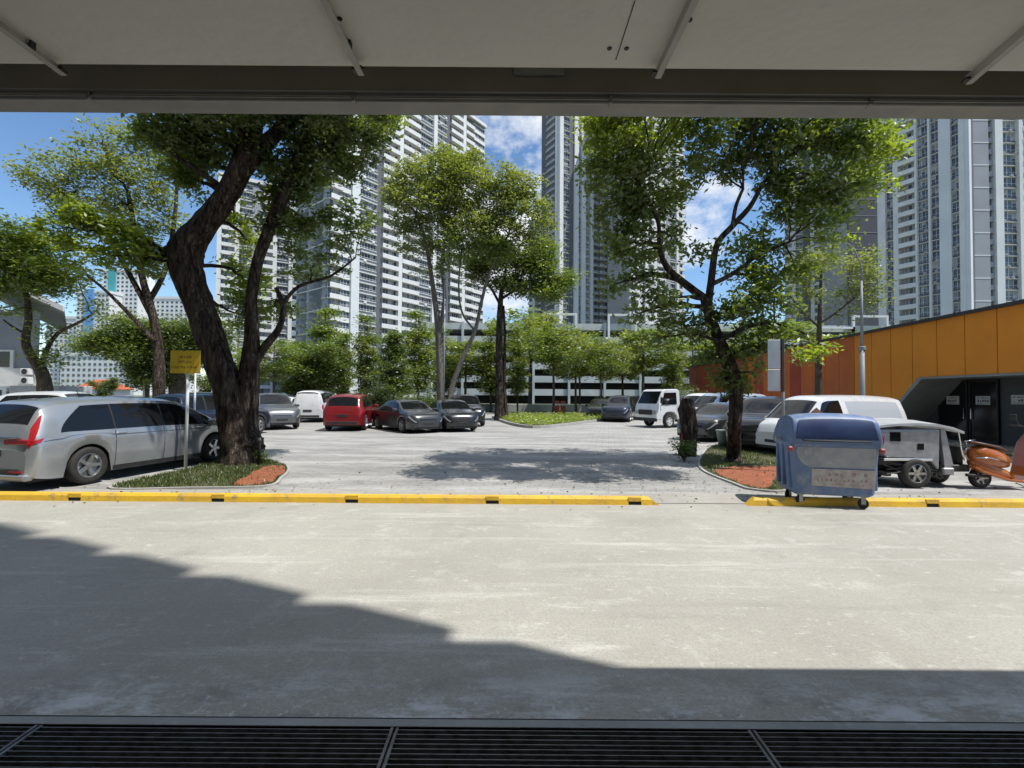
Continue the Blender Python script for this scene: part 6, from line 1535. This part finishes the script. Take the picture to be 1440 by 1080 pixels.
# thin white pole behind it
for (px, D, yt, r_, lb) in ((274,15.5,520,.035,'thin white pole just behind the yellow sign'),(202,24,490,.05,'slim white pole left of the yellow sign'),(298,26,538,.04,'short white pole behind the dark blue car'),(624,26.5,392,.06,'tall grey pole in front of the pale stems at the centre')):
    b_ = at(px,560,D); t = thing('pole', lb, 'pole', (b_.x,b_.y,0)); z = at(px,yt,D).z
    mb = MB(); mb.tube([(b_.x,b_.y,0),(b_.x,b_.y,z)],[r_,r_*.8],10); mb.build('shaft', M_steel if px > 600 else M_white, t, smooth=True)
    mb = MB(); mb.lathe([(r_*2,0),(r_*2,.03),(r_,.05)],12,0,Matrix.Translation((b_.x,b_.y,0.0))); mb.build('base_plate', M_steel, t)
    if px > 600:
        mb = MB(); mb.bbox((b_.x-.09,b_.y-.09,z),(b_.x+.09,b_.y+.09,z+.25),.03); mb.build('lamp_head', M_steel, t)
    else: mb = MB(); mb.lathe([(r_*.8,0),(r_*.5,.02),(.001,.03)],10,0,Matrix.Translation((b_.x,b_.y,z))); mb.build('cap', M_steel, t)
# grey sign board seen from behind
p = at(1101,560,10.2); t = thing('sign_board', 'grey back of a two panel sign board on a post beside the right tree', 'sign', (p.x,p.y,0)); D = p.y
mb = MB(); mb.tube([(p.x,p.y,0),(p.x,p.y,at(1101,477,D).z)],.035,12); mb.build('post', M_steel, t, smooth=True)
M_bk = mat('sign_back', (0.40,0.42,0.44), .45, .3, col2=(.30,.32,.34), scale=3, stretch=(1,1,.4))
for y0, y1 in ((478,518.5),(519.5,550)):
    xa, xb = at(1079,y0,D-.06).x, at(1096.5,y0,D-.06).x; mb = MB(); mb.bbox((xa,D-.075,at(1088,y1,D-.06).z),(xb,D-.05,at(1088,y0,D-.06).z),.004); bd = mb.build('panel', M_bk, t)
mb = MB(); xa, xb = at(1097,500,D).x, at(1104,500,D).x; mb.box((xa,D-.078,at(1100,551,D).z),(xa+.05,D-.036,at(1100,477,D).z)); mb.build('edge_channel', M_black, t)
M_lamp_post = mat('lamp_post_grey',(0.26,0.27,0.28),.6,.1,col2=(.20,.21,.22),scale=4)
# lamp post on the right
p = at(1213,560,15.2); D = p.y; t = thing('street_lamp', 'tall grey street lamp whose arm curves left, behind the white van', 'street lamp', (p.x,p.y,0)); X = p.x
mb = MB(); zt = at(1213,395,D).z; mb.tube([(X,D,0),(X,D,at(1213,490,D).z)],.075,14); mb.tube([(X,D,at(1213,490,D).z),(X,D,zt)],[.048,.035],14); mb.build('pole', M_lamp_post, t, smooth=True)
mb = MB(); pts = [(1213,395),(1210,370),(1200,348),(1182,336),(1160,333)]; mb.tube([Vector((at(a,b_,D).x,D,at(a,b_,D).z)) for a, b_ in pts],[.034,.030,.026,.022,.02],10); mb.build('arm', M_lamp_post, t, smooth=True)
h = at(1150,334,D); mb = MB(); mb.bbox((h.x-.16,D-.09,h.z-.035),(h.x+.16,D+.09,h.z+.035),.03); mb.build('lamp_head', mat('lamp_head_grey',(.5,.52,.54),.4), t)
mb = MB(); mb.lathe([(.11,0),(.11,.10),(.085,.12)],14,0,Matrix.Translation((X,D,at(1213,492,D).z))); mb.lathe([(.16,0),(.16,.03),(.09,.06)],14,0,Matrix.Translation((X,D,0))); mb.build('collar', M_lamp_post, t)
# wrapped stump in the right verge
p = gp(966,640); D = p.y; t = thing('wrapped_stump', 'dark wrapped tree stump standing in front of the white truck', 'stump', (p.x,p.y,0)); s = D/640
def ZZ(py): return at(966,py,D).z
mb = MB(); X = p.x
mb.tube([(X-.02,D,-.02),(X,D,.3),(X+.03,D,ZZ(600)),(X-.02,D,ZZ(575)),(X+.02,D,ZZ(561))],[.24,.21,.20,.23,.15],14,wob=.22,seed=5); mb.build('stump', M_bark_dark, t, smooth=True)
mb = MB(); 
for k, (dx, dy, lean) in enumerate(((-.13,-.16,.05),(.05,-.2,-.02),(.18,-.10,.03),(.13,.1,0))):
    mb.tube([(X+dx,D+dy,0),(X+dx*1.1+lean,D+dy,ZZ(600)),(X+dx*.9,D+dy*.8,ZZ(565))],[.06,.05,.03],7,wob=.2,seed=k)
mb.build('dead_frond', M_bark_dark, t, smooth=True)
mb = MB(); mb.tube([(X-.21,D-.16,.25),(X-.23,D-.15,ZZ(608))],[.05,.04],8,wob=.1); mb.build('red_wrapping', mat('faded_red_cloth',(.16,.035,.03),.9,col2=(.07,.03,.03),scale=9), t)
# grey green tub behind the stump
p = gp(1018,628); D = p.y; t = thing('plastic_tub', 'grey green plastic tub on the right verge behind the stump', 'tub', (p.x,p.y,0)); mb = MB()
mb.lathe([(.001,0.05),(.16,.05),(.24,.50),(.26,.52),(.26,.56),(.23,.56),(.22,.50),(.15,.10)],20,0,Matrix.Translation((p.x,p.y,0))); mb.build('shell', mat('tub_green',(.20,.25,.24),.6,col2=(.15,.19,.18),scale=5), t, smooth=True)
mb = MB(); mb.tube([(p.x-.24,p.y,.54),(p.x-.15,p.y-.2,.42),(p.x+.05,p.y-.27,.38),(p.x+.24,p.y,.54)],.008,6); mb.build('handle', M_lamp_post, t)
# black bollards right of the trunk
for k, (px, py, top, lb) in enumerate(((364,655,608,'taller black bollard right of the big dark trunk'),(369,636,615,'short black bollard behind the taller one'))):
    p = gp(px,py); t = thing('bollard', lb, 'bollard', (p.x,p.y,0), group='black bollards by the big dark trunk'); z = at(px,top,p.y).z
    mb = MB(); mb.tube([(p.x,p.y,0),(p.x,p.y,z-.02),(p.x,p.y,z)],[.035,.035,.02],12); mb.build('post', M_black, t, smooth=True)
    mb = MB(); mb.lathe([(.036,z*.8-.03),(.037,z*.8),(.036,z*.8+.03)],12,0,Matrix.Translation((p.x,p.y,0))); mb.build('reflective_band', M_steel, t)
# orange and white bits by the car park
for px, D, c, lb in ((783,42,(.45,.10,.02),'orange plastic barrier behind the planter, left one'),(792,42,(.45,.10,.02),'orange plastic barrier behind the planter, right one')):
    p = at(px,560,D); t = thing('road_barrier', lb, 'barrier', (p.x,p.y,0), group='orange barriers behind the planter'); mb = MB()
    mb.bbox((p.x-.26,D-.2,0),(p.x+.26,D+.2,.35),.04); mb.bbox((p.x-.24,D-.09,.3501),(p.x+.24,D+.09,1.15),.05); mb.build('block', mat('barrier_orange',c,.5,col2=(.36,.08,.02),scale=3), t)
    mb = MB(); mb.bbox((p.x-.2,D-.10,.75),(p.x+.2,D-.0901,.9),.002); mb.build('white_band', M_white, t)
